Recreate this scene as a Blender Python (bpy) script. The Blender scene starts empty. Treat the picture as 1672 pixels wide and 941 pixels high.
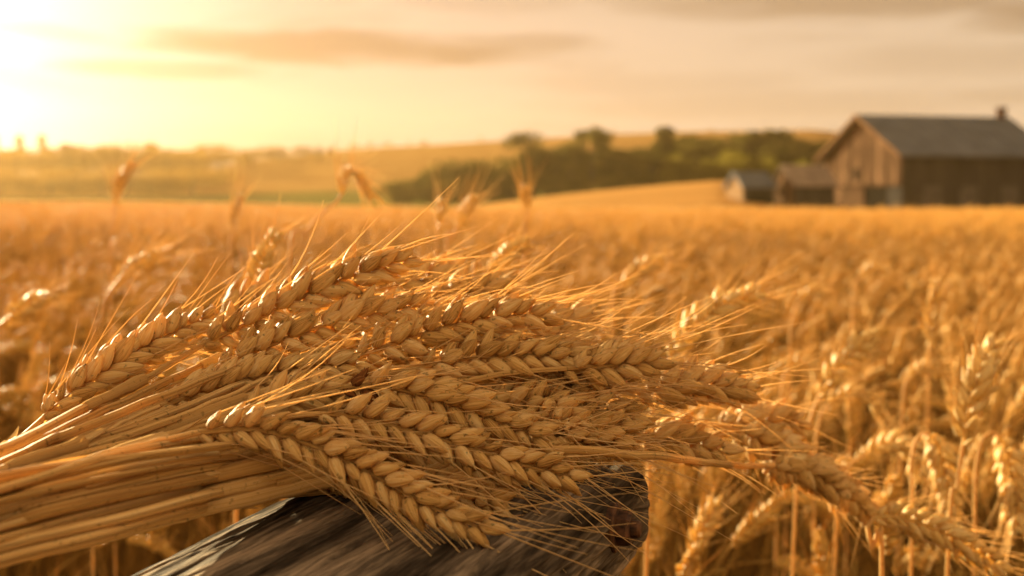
import bpy, math, random
import numpy as np
from mathutils import Vector, Matrix

R = math.radians
random.seed(7)
rng = np.random.default_rng(11)
scene = bpy.context.scene
col = scene.collection

# ------------------------------------------------------------------ camera
CAM_Z = 1.20
FPX = 2322.0                       # 50 mm on a 36 mm sensor, for a 1672 px wide frame
HORIZON = 330.0
PITCH = math.atan((470.5 - HORIZON) / FPX)
CP, SP = math.cos(PITCH), math.sin(PITCH)
CAM = np.array([0.0, 0.0, CAM_Z])
cam_data = bpy.data.cameras.new('camera')
cam_data.lens = 50; cam_data.sensor_width = 36
cam_data.clip_start = 0.02; cam_data.clip_end = 6000
cam_data.dof.use_dof = True
cam_data.dof.focus_distance = 0.56
cam_data.dof.aperture_fstop = 12.5
cam = bpy.data.objects.new('camera', cam_data)
cam.location = (0, 0, CAM_Z); cam.rotation_euler = (math.pi / 2 - PITCH, 0, 0)
col.objects.link(cam); scene.camera = cam


def ray(x, y):
    cx, cy = (x - 836.0) / FPX, -(y - 470.5) / FPX
    return np.array([cx, CP + cy * SP, -SP + cy * CP])


def at(x, y, d):                    # a place d metres in front of the camera
    return CAM + ray(x, y) * d


def on_plane(x, y, z):
    r = ray(x, y)
    return CAM + r * ((z - CAM_Z) / r[2])


def nrm(v):
    v = np.asarray(v, float)
    return v / max(np.linalg.norm(v), 1e-12)


# ------------------------------------------------------------------ object helpers
def tag(o, label=None, cat=None, group=None, kind=None):
    if label: o['label'] = label
    if cat: o['category'] = cat
    if group: o['group'] = group
    if kind: o['kind'] = kind
    return o


def empty(name, loc, rz=0.0):
    o = bpy.data.objects.new(name, None)
    o.location = loc; o.rotation_euler = (0, 0, rz); o.empty_display_size = 0.05
    col.objects.link(o)
    return o


class MB:
    """collects verts / faces / uv / a per-vertex random number"""
    def __init__(s):
        s.v, s.f, s.uv, s.r, s.n = [], [], [], [], 0

    def add(s, verts, faces, uv=None, rnd=0.5):
        verts = np.asarray(verts, float)
        s.v.append(verts)
        s.f.append((np.asarray(faces, dtype=np.int64) + s.n))
        s.uv.append(np.zeros((len(verts), 2)) if uv is None else np.asarray(uv, float))
        s.r.append(np.full(len(verts), rnd) if np.isscalar(rnd) else np.asarray(rnd, float))
        s.n += len(verts)

    def mesh(s, name, mat, origin=(0, 0, 0), smooth=True):
        v = np.concatenate(s.v) - np.asarray(origin, float)
        uv = np.concatenate(s.uv); r = np.concatenate(s.r)
        quads = [f for f in s.f if f.shape[1] == 4]; tris = [f for f in s.f if f.shape[1] == 3]
        q = np.concatenate(quads) if quads else np.zeros((0, 4), np.int64)
        t = np.concatenate(tris) if tris else np.zeros((0, 3), np.int64)
        loops = np.concatenate([q.ravel(), t.ravel()])
        nq, nt = len(q), len(t)
        starts = np.concatenate([np.arange(nq) * 4, nq * 4 + np.arange(nt) * 3])
        me = bpy.data.meshes.new(name)
        me.vertices.add(len(v)); me.vertices.foreach_set('co', v.ravel())
        me.loops.add(len(loops)); me.loops.foreach_set('vertex_index', loops.astype(np.int32))
        me.polygons.add(nq + nt); me.polygons.foreach_set('loop_start', starts.astype(np.int32))
        me.update(calc_edges=True)
        ul = me.uv_layers.new(name='UVMap'); ul.data.foreach_set('uv', uv[loops].ravel())
        a = me.attributes.new('rnd', 'FLOAT', 'POINT'); a.data.foreach_set('value', r)
        me.polygons.foreach_set('use_smooth', np.full(nq + nt, smooth, dtype=bool))
        me.materials.append(mat)
        me.update(); me.validate()
        return me

    def build(s, name, mat, parent=None, origin=(0, 0, 0), smooth=True):
        o = bpy.data.objects.new(name, s.mesh(name, mat, origin, smooth))
        col.objects.link(o)
        if parent is not None: o.parent = parent
        else: o.location = origin
        return o


def grid_faces(nr, ns, wrap=True):
    f = []
    m = ns if wrap else ns - 1
    for i in range(nr - 1):
        for j in range(m):
            k = (j + 1) % ns
            f.append((i * ns + j, i * ns + k, (i + 1) * ns + k, (i + 1) * ns + j))
    return np.array(f)


def spline(pts, n):
    """Catmull-Rom through pts, resampled to n points evenly spaced"""
    P = np.asarray(pts, float)
    if len(P) == 2:
        return P[0] + np.linspace(0, 1, n)[:, None] * (P[1] - P[0])
    Q = np.vstack([2 * P[0] - P[1], P, 2 * P[-1] - P[-2]])
    out = []
    for i in range(len(P) - 1):
        p0, p1, p2, p3 = Q[i:i + 4]
        t = np.linspace(0, 1, 24, endpoint=False)[:, None]
        out.append(0.5 * (2 * p1 + (p2 - p0) * t + (2 * p0 - 5 * p1 + 4 * p2 - p3) * t ** 2 + (3 * p1 - p0 - 3 * p2 + p3) * t ** 3))
    C = np.vstack(out + [P[-1:]])
    s = np.concatenate([[0], np.cumsum(np.linalg.norm(np.diff(C, axis=0), axis=1))])
    u = np.linspace(0, s[-1], n)
    return np.stack([np.interp(u, s, C[:, k]) for k in range(3)], 1)


def arclen(C):
    return np.concatenate([[0], np.cumsum(np.linalg.norm(np.diff(C, axis=0), axis=1))])


def tangents(C):
    T = np.gradient(C, axis=0)
    return T / np.maximum(np.linalg.norm(T, axis=1, keepdims=True), 1e-12)


def tube(mb, C, r0, r1, seg=7, rnd=0.5, knots=(), cap=True):
    C = np.asarray(C, float); n = len(C)
    T = tangents(C)
    a = np.array([0, 0, 1.0]) if abs(T[0][2]) < 0.9 else np.array([1.0, 0, 0])
    rad = np.linspace(r0, r1, n) if np.isscalar(r0) else np.asarray(r0, float)
    s = arclen(C); u = s / max(s[-1], 1e-9)
    for kx, ka in knots:
        rad = rad * (1 + ka * np.exp(-((u - kx) / 0.012) ** 2))
    th = np.linspace(0, 2 * np.pi, seg, endpoint=False)
    flute = (1 + 0.07 * np.cos(4 * th + rnd * 9))[:, None] if seg >= 10 else 1.0
    verts, uv = [], []
    N = nrm(np.cross(T[0], a))
    for i in range(n):
        N = nrm(N - T[i] * np.dot(N, T[i])); B = np.cross(T[i], N)
        verts.append(C[i] + rad[i] * flute * (np.cos(th)[:, None] * N + np.sin(th)[:, None] * B))
        uv.append(np.stack([th / (2 * np.pi), np.full(seg, s[i] * 20)], 1))
    V = np.vstack(verts); UV = np.vstack(uv)
    mb.add(V, grid_faces(n, seg), UV, rnd)
    if cap and seg >= 5:
        c0 = C[0]; 
        V2 = np.vstack([verts[0], [c0]]); F = [(j, seg, (j + 1) % seg) for j in range(seg)]
        mb.add(V2, np.array(F), np.zeros((seg + 1, 2)), rnd)


def ribbon(mb, C, width, up, rnd=0.5, fold=0.25, twist=0.0, nseg=5):
    """a dry leaf blade: a folded, tapering strip with two skins"""
    C = np.asarray(C, float); n = len(C); T = tangents(C)
    V, UV = [], []
    for i in range(n):
        u = i / (n - 1)
        S = nrm(np.cross(T[i], up)); N = np.cross(S, T[i])
        a = twist * u
        S2 = S * math.cos(a) + N * math.sin(a); N2 = -S * math.sin(a) + N * math.cos(a)
        w = width * (min(1, u * 5 + 0.35)) * (1 - u ** 2.2) + 0.0002
        for j in range(nseg):
            q = (j / (nseg - 1) - 0.5) * 2
            V.append(C[i] + S2 * q * w * 0.5 + N2 * abs(q) ** 1.5 * w * fold)
            UV.append((j / (nseg - 1), u * 3))
    mb.add(V, grid_faces(n, nseg, wrap=False), UV, rnd)


def box(mb, c, size, rot=None, rnd=0.5):
    hx, hy, hz = [s / 2 for s in size]
    v = np.array([[x, y, z] for x in (-hx, hx) for y in (-hy, hy) for z in (-hz, hz)])
    if rot is not None: v = v @ np.asarray(rot).T
    v = v + np.asarray(c)
    f = np.array([(0, 1, 3, 2), (4, 6, 7, 5), (0, 4, 5, 1), (2, 3, 7, 6), (0, 2, 6, 4), (1, 5, 7, 3)])
    for q in f:
        mb.add(v[q], np.array([[0, 1, 2, 3]]), [(0, 0), (1, 0), (1, 1), (0, 1)], rnd)


# value noise for real relief
_tab = rng.random((256, 256))
def vnoise(x, y):
    xi = np.floor(x).astype(int); yi = np.floor(y).astype(int)
    fx = x - xi; fy = y - yi
    fx = fx * fx * (3 - 2 * fx); fy = fy * fy * (3 - 2 * fy)
    g = lambda a, b: _tab[a % 256, b % 256]
    return (g(xi, yi) * (1 - fx) + g(xi + 1, yi) * fx) * (1 - fy) + (g(xi, yi + 1) * (1 - fx) + g(xi + 1, yi + 1) * fx) * fy


def fbm(x, y, o=4):
    s = 0; a = 0.5; t = 0
    for k in range(o):
        s = s + a * vnoise(x * 2 ** k + 17 * k, y * 2 ** k + 5 * k); t += a; a *= 0.5
    return s / t


# ------------------------------------------------------------------ materials
def new_mat(name):
    m = bpy.data.materials.new(name); m.use_nodes = True
    nt = m.node_tree; nt.nodes.clear()
    return m, nt, nt.nodes, nt.links


def ramp(N, stops):
    r = N.new('ShaderNodeValToRGB'); e = r.color_ramp.elements
    while len(e) < len(stops): e.new(0.5)
    for k, (p, c) in enumerate(stops):
        e[k].position = p; e[k].color = (*c, 1)
    return r


def straw_mat(name, stops, transl=0.3, rough=0.45, streak=(40, 2), speck=0.5, bump=0.25, spec=0.35, tcol=None):
    m, nt, N, L = new_mat(name)
    out = N.new('ShaderNodeOutputMaterial')
    at_ = N.new('ShaderNodeAttribute'); at_.attribute_name = 'rnd'
    uv = N.new('ShaderNodeUVMap')
    mp = N.new('ShaderNodeMapping'); mp.inputs['Scale'].default_value = (streak[0], streak[1], 1)
    L.new(uv.outputs['UV'], mp.inputs['Vector'])
    addv = N.new('ShaderNodeVectorMath'); addv.operation = 'ADD'
    cmb = N.new('ShaderNodeCombineXYZ')
    mul = N.new('ShaderNodeMath'); mul.operation = 'MULTIPLY'; mul.inputs[1].default_value = 57.0
    L.new(at_.outputs['Fac'], mul.inputs[0]); L.new(mul.outputs[0], cmb.inputs['Z']); L.new(mul.outputs[0], cmb.inputs['X'])
    L.new(mp.outputs['Vector'], addv.inputs[0]); L.new(cmb.outputs[0], addv.inputs[1])
    nz = N.new('ShaderNodeTexNoise'); nz.inputs['Scale'].default_value = 1.0; nz.inputs['Detail'].default_value = 3
    L.new(addv.outputs[0], nz.inputs['Vector'])
    # tone = random per grain + fibre streaks
    mix = N.new('ShaderNodeMath'); mix.operation = 'MULTIPLY_ADD'; mix.inputs[1].default_value = 1.5; mix.inputs[2].default_value = -0.45
    L.new(nz.outputs['Fac'], mix.inputs[0])
    mix2 = N.new('ShaderNodeMath'); mix2.operation = 'MULTIPLY_ADD'; mix2.inputs[1].default_value = 0.5
    L.new(at_.outputs['Fac'], mix2.inputs[0]); L.new(mix.outputs[0], mix2.inputs[2])
    rp = ramp(N, stops); L.new(mix2.outputs[0], rp.inputs['Fac'])
    colr = rp.outputs['Color']
    if speck > 0:
        geo = N.new('ShaderNodeNewGeometry')
        sp = N.new('ShaderNodeTexNoise'); sp.inputs['Scale'].default_value = 420; sp.inputs['Detail'].default_value = 2
        L.new(geo.outputs['Position'], sp.inputs['Vector'])
        sr = ramp(N, [(0.27, (1 - speck,) * 3), (0.37, (1, 1, 1))]); L.new(sp.outputs['Fac'], sr.inputs['Fac'])
        mm = N.new('ShaderNodeMix'); mm.data_type = 'RGBA'; mm.blend_type = 'MULTIPLY'; mm.inputs['Factor'].default_value = 1
        L.new(colr, mm.inputs['A']); L.new(sr.outputs['Color'], mm.inputs['B']); colr = mm.outputs['Result']
    b = N.new('ShaderNodeBsdfPrincipled')
    b.inputs['Roughness'].default_value = rough; b.inputs['Specular IOR Level'].default_value = spec
    L.new(colr, b.inputs['Base Color'])
    if bump:
        bp = N.new('ShaderNodeBump'); bp.inputs['Strength'].default_value = bump; bp.inputs['Distance'].default_value = 0.0010
        L.new(nz.outputs['Fac'], bp.inputs['Height']); L.new(bp.outputs['Normal'], b.inputs['Normal'])
    tr = N.new('ShaderNodeBsdfTranslucent')
    tm = N.new('ShaderNodeMix'); tm.data_type = 'RGBA'; tm.blend_type = 'MULTIPLY'; tm.inputs['Factor'].default_value = 1
    tm.inputs['B'].default_value = (*(tcol or (1.0, 0.80, 0.5)), 1)
    L.new(colr, tm.inputs['A']); L.new(tm.outputs['Result'], tr.inputs['Color'])
    ms = N.new('ShaderNodeMixShader'); ms.inputs['Fac'].default_value = transl
    L.new(b.outputs[0], ms.inputs[1]); L.new(tr.outputs[0], ms.inputs[2]); L.new(ms.outputs[0], out.inputs['Surface'])
    return m


M = {}
M['grain'] = straw_mat('ripe_grain', [(0.0, (0.24, 0.10, 0.025)), (0.25, (0.56, 0.32, 0.10)), (0.55, (0.82, 0.54, 0.195)), (1.0, (0.94, 0.73, 0.37))],
                       transl=0.40, spec=0.045, rough=0.55, streak=(14, 1.1), speck=0.6, bump=0.9)
M['dark_grain'] = straw_mat('dark_grain', [(0.0, (0.06, 0.022, 0.008)), (0.6, (0.16, 0.06, 0.02)), (1.0, (0.34, 0.15, 0.05))], transl=0.15, streak=(9, 1.3), speck=0.4, bump=0.5, spec=0.0)
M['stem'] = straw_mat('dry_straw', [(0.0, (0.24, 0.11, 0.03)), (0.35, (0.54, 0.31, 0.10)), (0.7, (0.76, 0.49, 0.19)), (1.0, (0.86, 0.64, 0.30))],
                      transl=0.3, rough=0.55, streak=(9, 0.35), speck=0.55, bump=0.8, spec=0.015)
M['awn'] = straw_mat('awn_straw', [(0.0, (0.66, 0.44, 0.16)), (1.0, (0.92, 0.72, 0.38))], transl=0.5, rough=0.6, spec=0.0, streak=(2, 0.3), speck=0.0, bump=0)
M['leaf'] = straw_mat('dry_leaf', [(0.0, (0.36, 0.18, 0.055)), (0.5, (0.55, 0.32, 0.11)), (1.0, (0.74, 0.50, 0.22))], transl=0.28, rough=0.7, spec=0.0, streak=(14, 0.5), speck=0.35, bump=0.4)
M['field_ear'] = straw_mat('field_grain', [(0.0, (0.56, 0.33, 0.08)), (0.5, (0.76, 0.51, 0.155)), (1.0, (0.91, 0.70, 0.30))], tcol=(1, .9, .62), spec=0.03, transl=0.42, streak=(6, 1.3), speck=0.0, bump=0.2)
M['shaded_ear'] = straw_mat('shaded_grain', [(0.0, (0.48, 0.27, 0.065)), (0.5, (0.70, 0.445, 0.125)), (1.0, (0.89, 0.65, 0.25))], tcol=(1, .88, .58), spec=0.04, transl=0.33, streak=(6, 1.3), speck=0.0, bump=0.2)  # same wheat as field_ear, coloured darker to deepen shade in the near field
M['shaded_awn'] = straw_mat('shaded_awn', [(0.0, (0.40, 0.22, 0.06)), (1.0, (0.72, 0.46, 0.17))], transl=0.42, rough=0.6, spec=0.0, streak=(2, 0.3), speck=0.0, bump=0)  # awns of the near field, darkened in colour to deepen its shade
M['near_ear'] = straw_mat('near_grain', [(0.0, (0.54, 0.32, 0.09)), (0.5, (0.78, 0.54, 0.19)), (1.0, (0.92, 0.74, 0.38))], tcol=(1, .92, .7), spec=0.06, transl=0.40, streak=(9, 1.3), speck=0.3, bump=0.5)
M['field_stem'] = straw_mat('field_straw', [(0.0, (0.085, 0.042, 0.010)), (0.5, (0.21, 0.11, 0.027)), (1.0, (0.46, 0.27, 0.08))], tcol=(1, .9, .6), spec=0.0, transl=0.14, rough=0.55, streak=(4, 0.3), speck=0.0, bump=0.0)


def wood_mat(name, stops, scale, rough=0.75, bump=0.6, dist=0.0008, vec='uv', spec=0.35, tint=(1, 1, 1)):
    m, nt, N, L = new_mat(name)
    out = N.new('ShaderNodeOutputMaterial'); b = N.new('ShaderNodeBsdfPrincipled')
    if vec == 'uv':
        c = N.new('ShaderNodeUVMap').outputs['UV']
    else:
        c = N.new('ShaderNodeTexCoord').outputs['Object']
    mp = N.new('ShaderNodeMapping'); mp.inputs['Scale'].default_value = scale; L.new(c, mp.inputs['Vector'])
    n1 = N.new('ShaderNodeTexNoise'); n1.inputs['Scale'].default_value = 1; n1.inputs['Detail'].default_value = 6; n1.inputs['Roughness'].default_value = 0.65
    n1.inputs['Distortion'].default_value = 0.3
    L.new(mp.outputs['Vector'], n1.inputs['Vector'])
    n2 = N.new('ShaderNodeTexNoise'); n2.inputs['Scale'].default_value = 0.12; n2.inputs['Detail'].default_value = 3
    L.new(mp.outputs['Vector'], n2.inputs['Vector'])
    a = N.new('ShaderNodeMath'); a.operation = 'MULTIPLY_ADD'; a.inputs[1].default_value = 0.45
    h = N.new('ShaderNodeMath'); h.operation = 'MULTIPLY'; h.inputs[1].default_value = 0.55
    L.new(n2.outputs['Fac'], h.inputs[0]); L.new(n1.outputs['Fac'], a.inputs[0]); L.new(h.outputs[0], a.inputs[2])
    rp = ramp(N, stops); L.new(a.outputs[0], rp.inputs['Fac']); L.new(rp.outputs['Color'], b.inputs['Base Color'])
    b.inputs['Roughness'].default_value = rough; b.inputs['Specular IOR Level'].default_value = spec; b.inputs['Specular Tint'].default_value = (*tint, 1)
    bp = N.new('ShaderNodeBump'); bp.inputs['Strength'].default_value = bump; bp.inputs['Distance'].default_value = dist
    L.new(n1.outputs['Fac'], bp.inputs['Height']); L.new(bp.outputs['Normal'], b.inputs['Normal'])
    L.new(b.outputs[0], out.inputs['Surface'])
    return m


def simple_mat(name, c1, c2, scale=5.0, rough=0.7, metallic=0.0, coord='Object', bump=0.0, dist=0.002, spec=0.0):
    m, nt, N, L = new_mat(name)
    out = N.new('ShaderNodeOutputMaterial'); b = N.new('ShaderNodeBsdfPrincipled')
    tc = N.new('ShaderNodeTexCoord')
    nz = N.new('ShaderNodeTexNoise'); nz.inputs['Scale'].default_value = scale; nz.inputs['Detail'].default_value = 5
    L.new(tc.outputs[coord], nz.inputs['Vector'])
    rp = ramp(N, [(0.3, c1), (0.7, c2)]); L.new(nz.outputs['Fac'], rp.inputs['Fac']); L.new(rp.outputs['Color'], b.inputs['Base Color'])
    b.inputs['Roughness'].default_value = rough; b.inputs['Metallic'].default_value = metallic; b.inputs['Specular IOR Level'].default_value = spec
    if bump:
        bp = N.new('ShaderNodeBump'); bp.inputs['Strength'].default_value = bump; bp.inputs['Distance'].default_value = dist
        L.new(nz.outputs['Fac'], bp.inputs['Height']); L.new(bp.outputs['Normal'], b.inputs['Normal'])
    L.new(b.outputs[0], out.inputs['Surface'])
    return m


M['timber'] = wood_mat('weathered_timber', [(0.36, (0.012, 0.009, 0.006)), (0.44, (0.048, 0.035, 0.024)), (0.52, (0.12, 0.088, 0.060)), (0.64, (0.38, 0.275, 0.18))],
                       (460, 26, 1), rough=0.75, bump=1.0, dist=0.0016, spec=0.003)
M['rust'] = simple_mat('rusty_iron', (0.025, 0.013, 0.008), (0.15, 0.065, 0.028), 300, 0.65, 0.6, bump=0.5, dist=0.0005, spec=0.4)
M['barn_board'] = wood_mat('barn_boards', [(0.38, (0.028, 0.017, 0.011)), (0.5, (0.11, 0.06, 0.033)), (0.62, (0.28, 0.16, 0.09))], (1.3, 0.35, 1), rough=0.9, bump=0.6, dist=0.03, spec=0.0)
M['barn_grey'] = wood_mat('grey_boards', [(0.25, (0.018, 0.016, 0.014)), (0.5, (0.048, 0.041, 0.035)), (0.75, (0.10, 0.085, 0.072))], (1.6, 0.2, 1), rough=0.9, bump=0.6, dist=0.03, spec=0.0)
M['barn_trim'] = simple_mat('trim_boards', (0.14, 0.07, 0.035), (0.22, 0.12, 0.06), 2.0, 0.8, spec=0.0)
M['roof'] = simple_mat('slate_roof', (0.075, 0.08, 0.09), (0.125, 0.13, 0.145), 0.5, 0.7, bump=0.4, dist=0.05, spec=0.05)
M['roof_rust'] = simple_mat('weathered_tin_roof', (0.15, 0.11, 0.085), (0.27, 0.2, 0.15), 0.8, 0.55, bump=0.3, dist=0.05)
M['dark_inside'] = simple_mat('interior_shade', (0.012, 0.01, 0.008), (0.02, 0.016, 0.012), 1.0, 0.9)  # near-black colour standing for the shade inside openings
M['faded'] = simple_mat('faded_shutters', (0.06, 0.052, 0.045), (0.11, 0.098, 0.086), 1.5, 0.8)
M['brick'] = simple_mat('chimney_brick', (0.06, 0.035, 0.025), (0.11, 0.06, 0.045), 4.0, 0.85)
M['bark'] = simple_mat('bark', (0.04, 0.028, 0.018), (0.09, 0.065, 0.045), 3.0, 0.9, bump=0.5, dist=0.03)


def leaf_mat(name, c1, c2, transl=0.35):
    m, nt, N, L = new_mat(name)
    out = N.new('ShaderNodeOutputMaterial')
    a = N.new('ShaderNodeAttribute'); a.attribute_name = 'rnd'
    rp = ramp(N, [(0.0, c1), (1.0, c2)]); L.new(a.outputs['Fac'], rp.inputs['Fac'])
    d = N.new('ShaderNodeBsdfDiffuse'); t = N.new('ShaderNodeBsdfTranslucent'); ms = N.new('ShaderNodeMixShader')
    ms.inputs['Fac'].default_value = transl
    L.new(rp.outputs['Color'], d.inputs['Color']); L.new(rp.outputs['Color'], t.inputs['Color'])
    L.new(d.outputs[0], ms.inputs[1]); L.new(t.outputs[0], ms.inputs[2]); L.new(ms.outputs[0], out.inputs['Surface'])
    return m


M['leaf_dark'] = leaf_mat('dark_foliage', (0.04, 0.036, 0.008), (0.13, 0.098, 0.02), 0.32)
M['leaf_yellow'] = leaf_mat('yellow_foliage', (0.10, 0.085, 0.012), (0.22, 0.17, 0.025), 0.4)
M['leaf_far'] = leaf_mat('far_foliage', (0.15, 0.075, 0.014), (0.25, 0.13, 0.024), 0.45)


def ground_mat():
    m, nt, N, L = new_mat('farmland')
    out = N.new('ShaderNodeOutputMaterial'); b = N.new('ShaderNodeBsdfPrincipled')
    a = N.new('ShaderNodeAttribute'); a.attribute_name = 'cover'
    g = N.new('ShaderNodeNewGeometry')
    mp = N.new('ShaderNodeMapping'); mp.inputs['Scale'].default_value = (0.05, 0.35, 0.3); mp.inputs['Rotation'].default_value = (0, 0, 0.35)
    L.new(g.outputs['Position'], mp.inputs['Vector'])
    n1 = N.new('ShaderNodeTexNoise'); n1.inputs['Scale'].default_value = 1; n1.inputs['Detail'].default_value = 6
    L.new(mp.outputs['Vector'], n1.inputs['Vector'])
    n2 = N.new('ShaderNodeTexNoise'); n2.inputs['Scale'].default_value = 30; n2.inputs['Detail'].default_value = 5
    L.new(g.outputs['Position'], n2.inputs['Vector'])
    ad = N.new('ShaderNodeMath'); ad.operation = 'ADD'; L.new(n1.outputs['Fac'], ad.inputs[0]); L.new(n2.outputs['Fac'], ad.inputs[1])
    rp = ramp(N, [(0.30, (0.62, 0.60, 0.58)), (0.70, (1.25, 1.2, 1.1))])
    hf = N.new('ShaderNodeMath'); hf.operation = 'MULTIPLY'; hf.inputs[1].default_value = 0.5
    L.new(ad.outputs[0], hf.inputs[0]); L.new(hf.outputs[0], rp.inputs['Fac'])
    mm = N.new('ShaderNodeMix'); mm.data_type = 'RGBA'; mm.blend_type = 'MULTIPLY'; mm.inputs['Factor'].default_value = 1
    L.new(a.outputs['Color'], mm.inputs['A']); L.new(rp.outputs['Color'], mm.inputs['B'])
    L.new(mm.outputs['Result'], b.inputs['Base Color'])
    b.inputs['Roughness'].default_value = 1.0; b.inputs['Specular IOR Level'].default_value = 0.0
    L.new(b.outputs[0], out.inputs['Surface'])
    return m


# ------------------------------------------------------------------ sun, sky, air
SUN_AZ, SUN_EL = R(-31.0), R(9.0)          # azimuth measured from +Y towards +X
SUN = np.array([math.sin(SUN_AZ) * math.cos(SUN_EL), math.cos(SUN_AZ) * math.cos(SUN_EL), math.sin(SUN_EL)])
sd = bpy.data.lights.new('sun', 'SUN'); sd.energy = 5.0; sd.angle = R(0.6); sd.color = (1.0, 0.84, 0.50)
so = bpy.data.objects.new('sun', sd); so.rotation_euler = Vector(SUN).to_track_quat('Z', 'Y').to_euler(); so.location = (0, 0, 50)
col.objects.link(so)


def build_world():
    w = bpy.data.worlds.new('World'); scene.world = w; w.use_nodes = True
    nt = w.node_tree; N, L = nt.nodes, nt.links; N.clear()
    out = N.new('ShaderNodeOutputWorld'); bg = N.new('ShaderNodeBackground')
    sky = N.new('ShaderNodeTexSky'); sky.sky_type = 'NISHITA'; sky.sun_disc = False
    sky.sun_elevation = SUN_EL; sky.sun_rotation = SUN_AZ
    sky.air_density = 1.0; sky.dust_density = 4.0; sky.ozone_density = 0.6; sky.altitude = 100
    tc = N.new('ShaderNodeTexCoord'); D = tc.outputs['Generated']

    def math_(op, a, b=None, c=None, clamp=False):
        n = N.new('ShaderNodeMath'); n.operation = op; n.use_clamp = clamp
        for k, v in enumerate((a, b, c)):
            if v is None: continue
            if isinstance(v, (int, float)): n.inputs[k].default_value = v
            else: L.new(v, n.inputs[k])
        return n.outputs[0]

    def mixc(fac, a, b, mode='MIX'):
        n = N.new('ShaderNodeMix'); n.data_type = 'RGBA'; n.blend_type = mode
        for s, v in (('Factor', fac), ('A', a), ('B', b)):
            if isinstance(v, (int, float)): n.inputs[s].default_value = v
            elif isinstance(v, tuple): n.inputs[s].default_value = (*v, 1)
            else: L.new(v, n.inputs[s])
        return n.outputs['Result']

    sep = N.new('ShaderNodeSeparateXYZ'); L.new(D, sep.inputs[0])
    x, y, z = sep.outputs
    az = math_('ARCTAN2', x, y)
    el = math_('ARCSINE', z)
    # evening sky: the scattering sky, warmed by the dusty air
    bw = N.new('ShaderNodeRGBToBW'); L.new(sky.outputs['Color'], bw.inputs[0])
    warm = mixc(1.0, bw.outputs[0], (1.0, 0.72, 0.38), 'MULTIPLY')
    base = mixc(1.0, mixc(SKY_WARM, sky.outputs['Color'], warm), (SKY_THIN, SKY_THIN * .80, SKY_THIN), 'MULTIPLY')
    # bright aureole round the sun (forward scattering in thin cloud)
    dt = N.new('ShaderNodeVectorMath'); dt.operation = 'DOT_PRODUCT'; L.new(D, dt.inputs[0]); dt.inputs[1].default_value = tuple(SUN)
    ang = math_('ARCCOSINE', math_('MINIMUM', dt.outputs['Value'], 0.99999))
    g1 = math_('EXPONENT', math_('MULTIPLY', math_('POWER', math_('DIVIDE', ang, R(11.0)), 2), -1.0))
    g2 = math_('EXPONENT', math_('MULTIPLY', math_('DIVIDE', ang, R(24.0)), -1.0))
    gl = mixc(1.0, g1, AUREOLE, 'MULTIPLY')
    gl2 = mixc(1.0, g2, HALO, 'MULTIPLY')
    base = mixc(1.0, base, gl, 'ADD'); base = mixc(1.0, base, gl2, 'ADD')
    # thin cloud veil; unseen warm fill light added overhead and behind the camera
    over = N.new('ShaderNodeMapRange'); over.interpolation_type = 'SMOOTHSTEP'; L.new(el, over.inputs['Value'])
    over.inputs['From Min'].default_value = R(11); over.inputs['From Max'].default_value = R(32); over.inputs['To Min'].default_value = 0; over.inputs['To Max'].default_value = 1
    east = N.new('ShaderNodeMapRange'); east.interpolation_type = 'SMOOTHSTEP'; L.new(y, east.inputs['Value'])
    east.inputs['From Min'].default_value = 0.55; east.inputs['From Max'].default_value = -0.35; east.inputs['To Min'].default_value = 0; east.inputs['To Max'].default_value = 1
    base = mixc(1.0, base, VEIL, 'ADD')
    low = N.new('ShaderNodeMapRange'); low.interpolation_type = 'SMOOTHSTEP'; L.new(el, low.inputs['Value'])
    low.inputs['From Min'].default_value = R(12); low.inputs['From Max'].default_value = R(48); low.inputs['To Min'].default_value = 1.0; low.inputs['To Max'].default_value = 0.15
    thick = math_('ADD', math_('MULTIPLY', over.outputs[0], 0.10), math_('MULTIPLY', math_('MULTIPLY', east.outputs[0], low.outputs[0]), 0.9))  # weight of the added fill, strongest low behind the camera
    base = mixc(1.0, base, mixc(1.0, thick, FILL_GLOW, 'MULTIPLY'), 'ADD')
    # cloud streaks
    cmb = N.new('ShaderNodeCombineXYZ'); L.new(math_('MULTIPLY', az, 5.0), cmb.inputs[0]); L.new(math_('MULTIPLY', el, 34.0), cmb.inputs[1])
    cmb.inputs[2].default_value = 3.7
    nz = N.new('ShaderNodeTexNoise'); nz.inputs['Scale'].default_value = 1.0; nz.inputs['Detail'].default_value = 6; nz.inputs['Roughness'].default_value = 0.55; nz.inputs['Distortion'].default_value = 0.5
    L.new(cmb.outputs[0], nz.inputs['Vector'])
    cmb2 = N.new('ShaderNodeCombineXYZ'); L.new(math_('MULTIPLY', az, 14.0), cmb2.inputs[0]); L.new(math_('MULTIPLY', el, 70.0), cmb2.inputs[1])
    nz2 = N.new('ShaderNodeTexNoise'); nz2.inputs['Scale'].default_value = 1.0; nz2.inputs['Detail'].default_value = 5; nz2.inputs['Distortion'].default_value = 0.4
    L.new(cmb2.outputs[0], nz2.inputs['Vector'])
    wob = math_('MULTIPLY', math_('SUBTRACT', nz2.outputs['Fac'], 0.5), 1.5)

    def bank(x0, y0, wx, wy, tilt=0.0):
        a0, e0 = math.atan((x0 - 836) / FPX), math.atan((HORIZON - y0) / FPX)
        da = math_('SUBTRACT', az, a0)
        u = math_('DIVIDE', da, wx / FPX)
        v = math_('DIVIDE', math_('SUBTRACT', math_('SUBTRACT', el, e0), math_('MULTIPLY', da, tilt)), wy / FPX)
        q = math_('ADD', math_('MULTIPLY', u, u), math_('MULTIPLY', v, v))
        return math_('MULTIPLY', math_('ADD', math_('SUBTRACT', 1.0, q), wob), 1.25, clamp=True)

    dens = None
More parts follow.
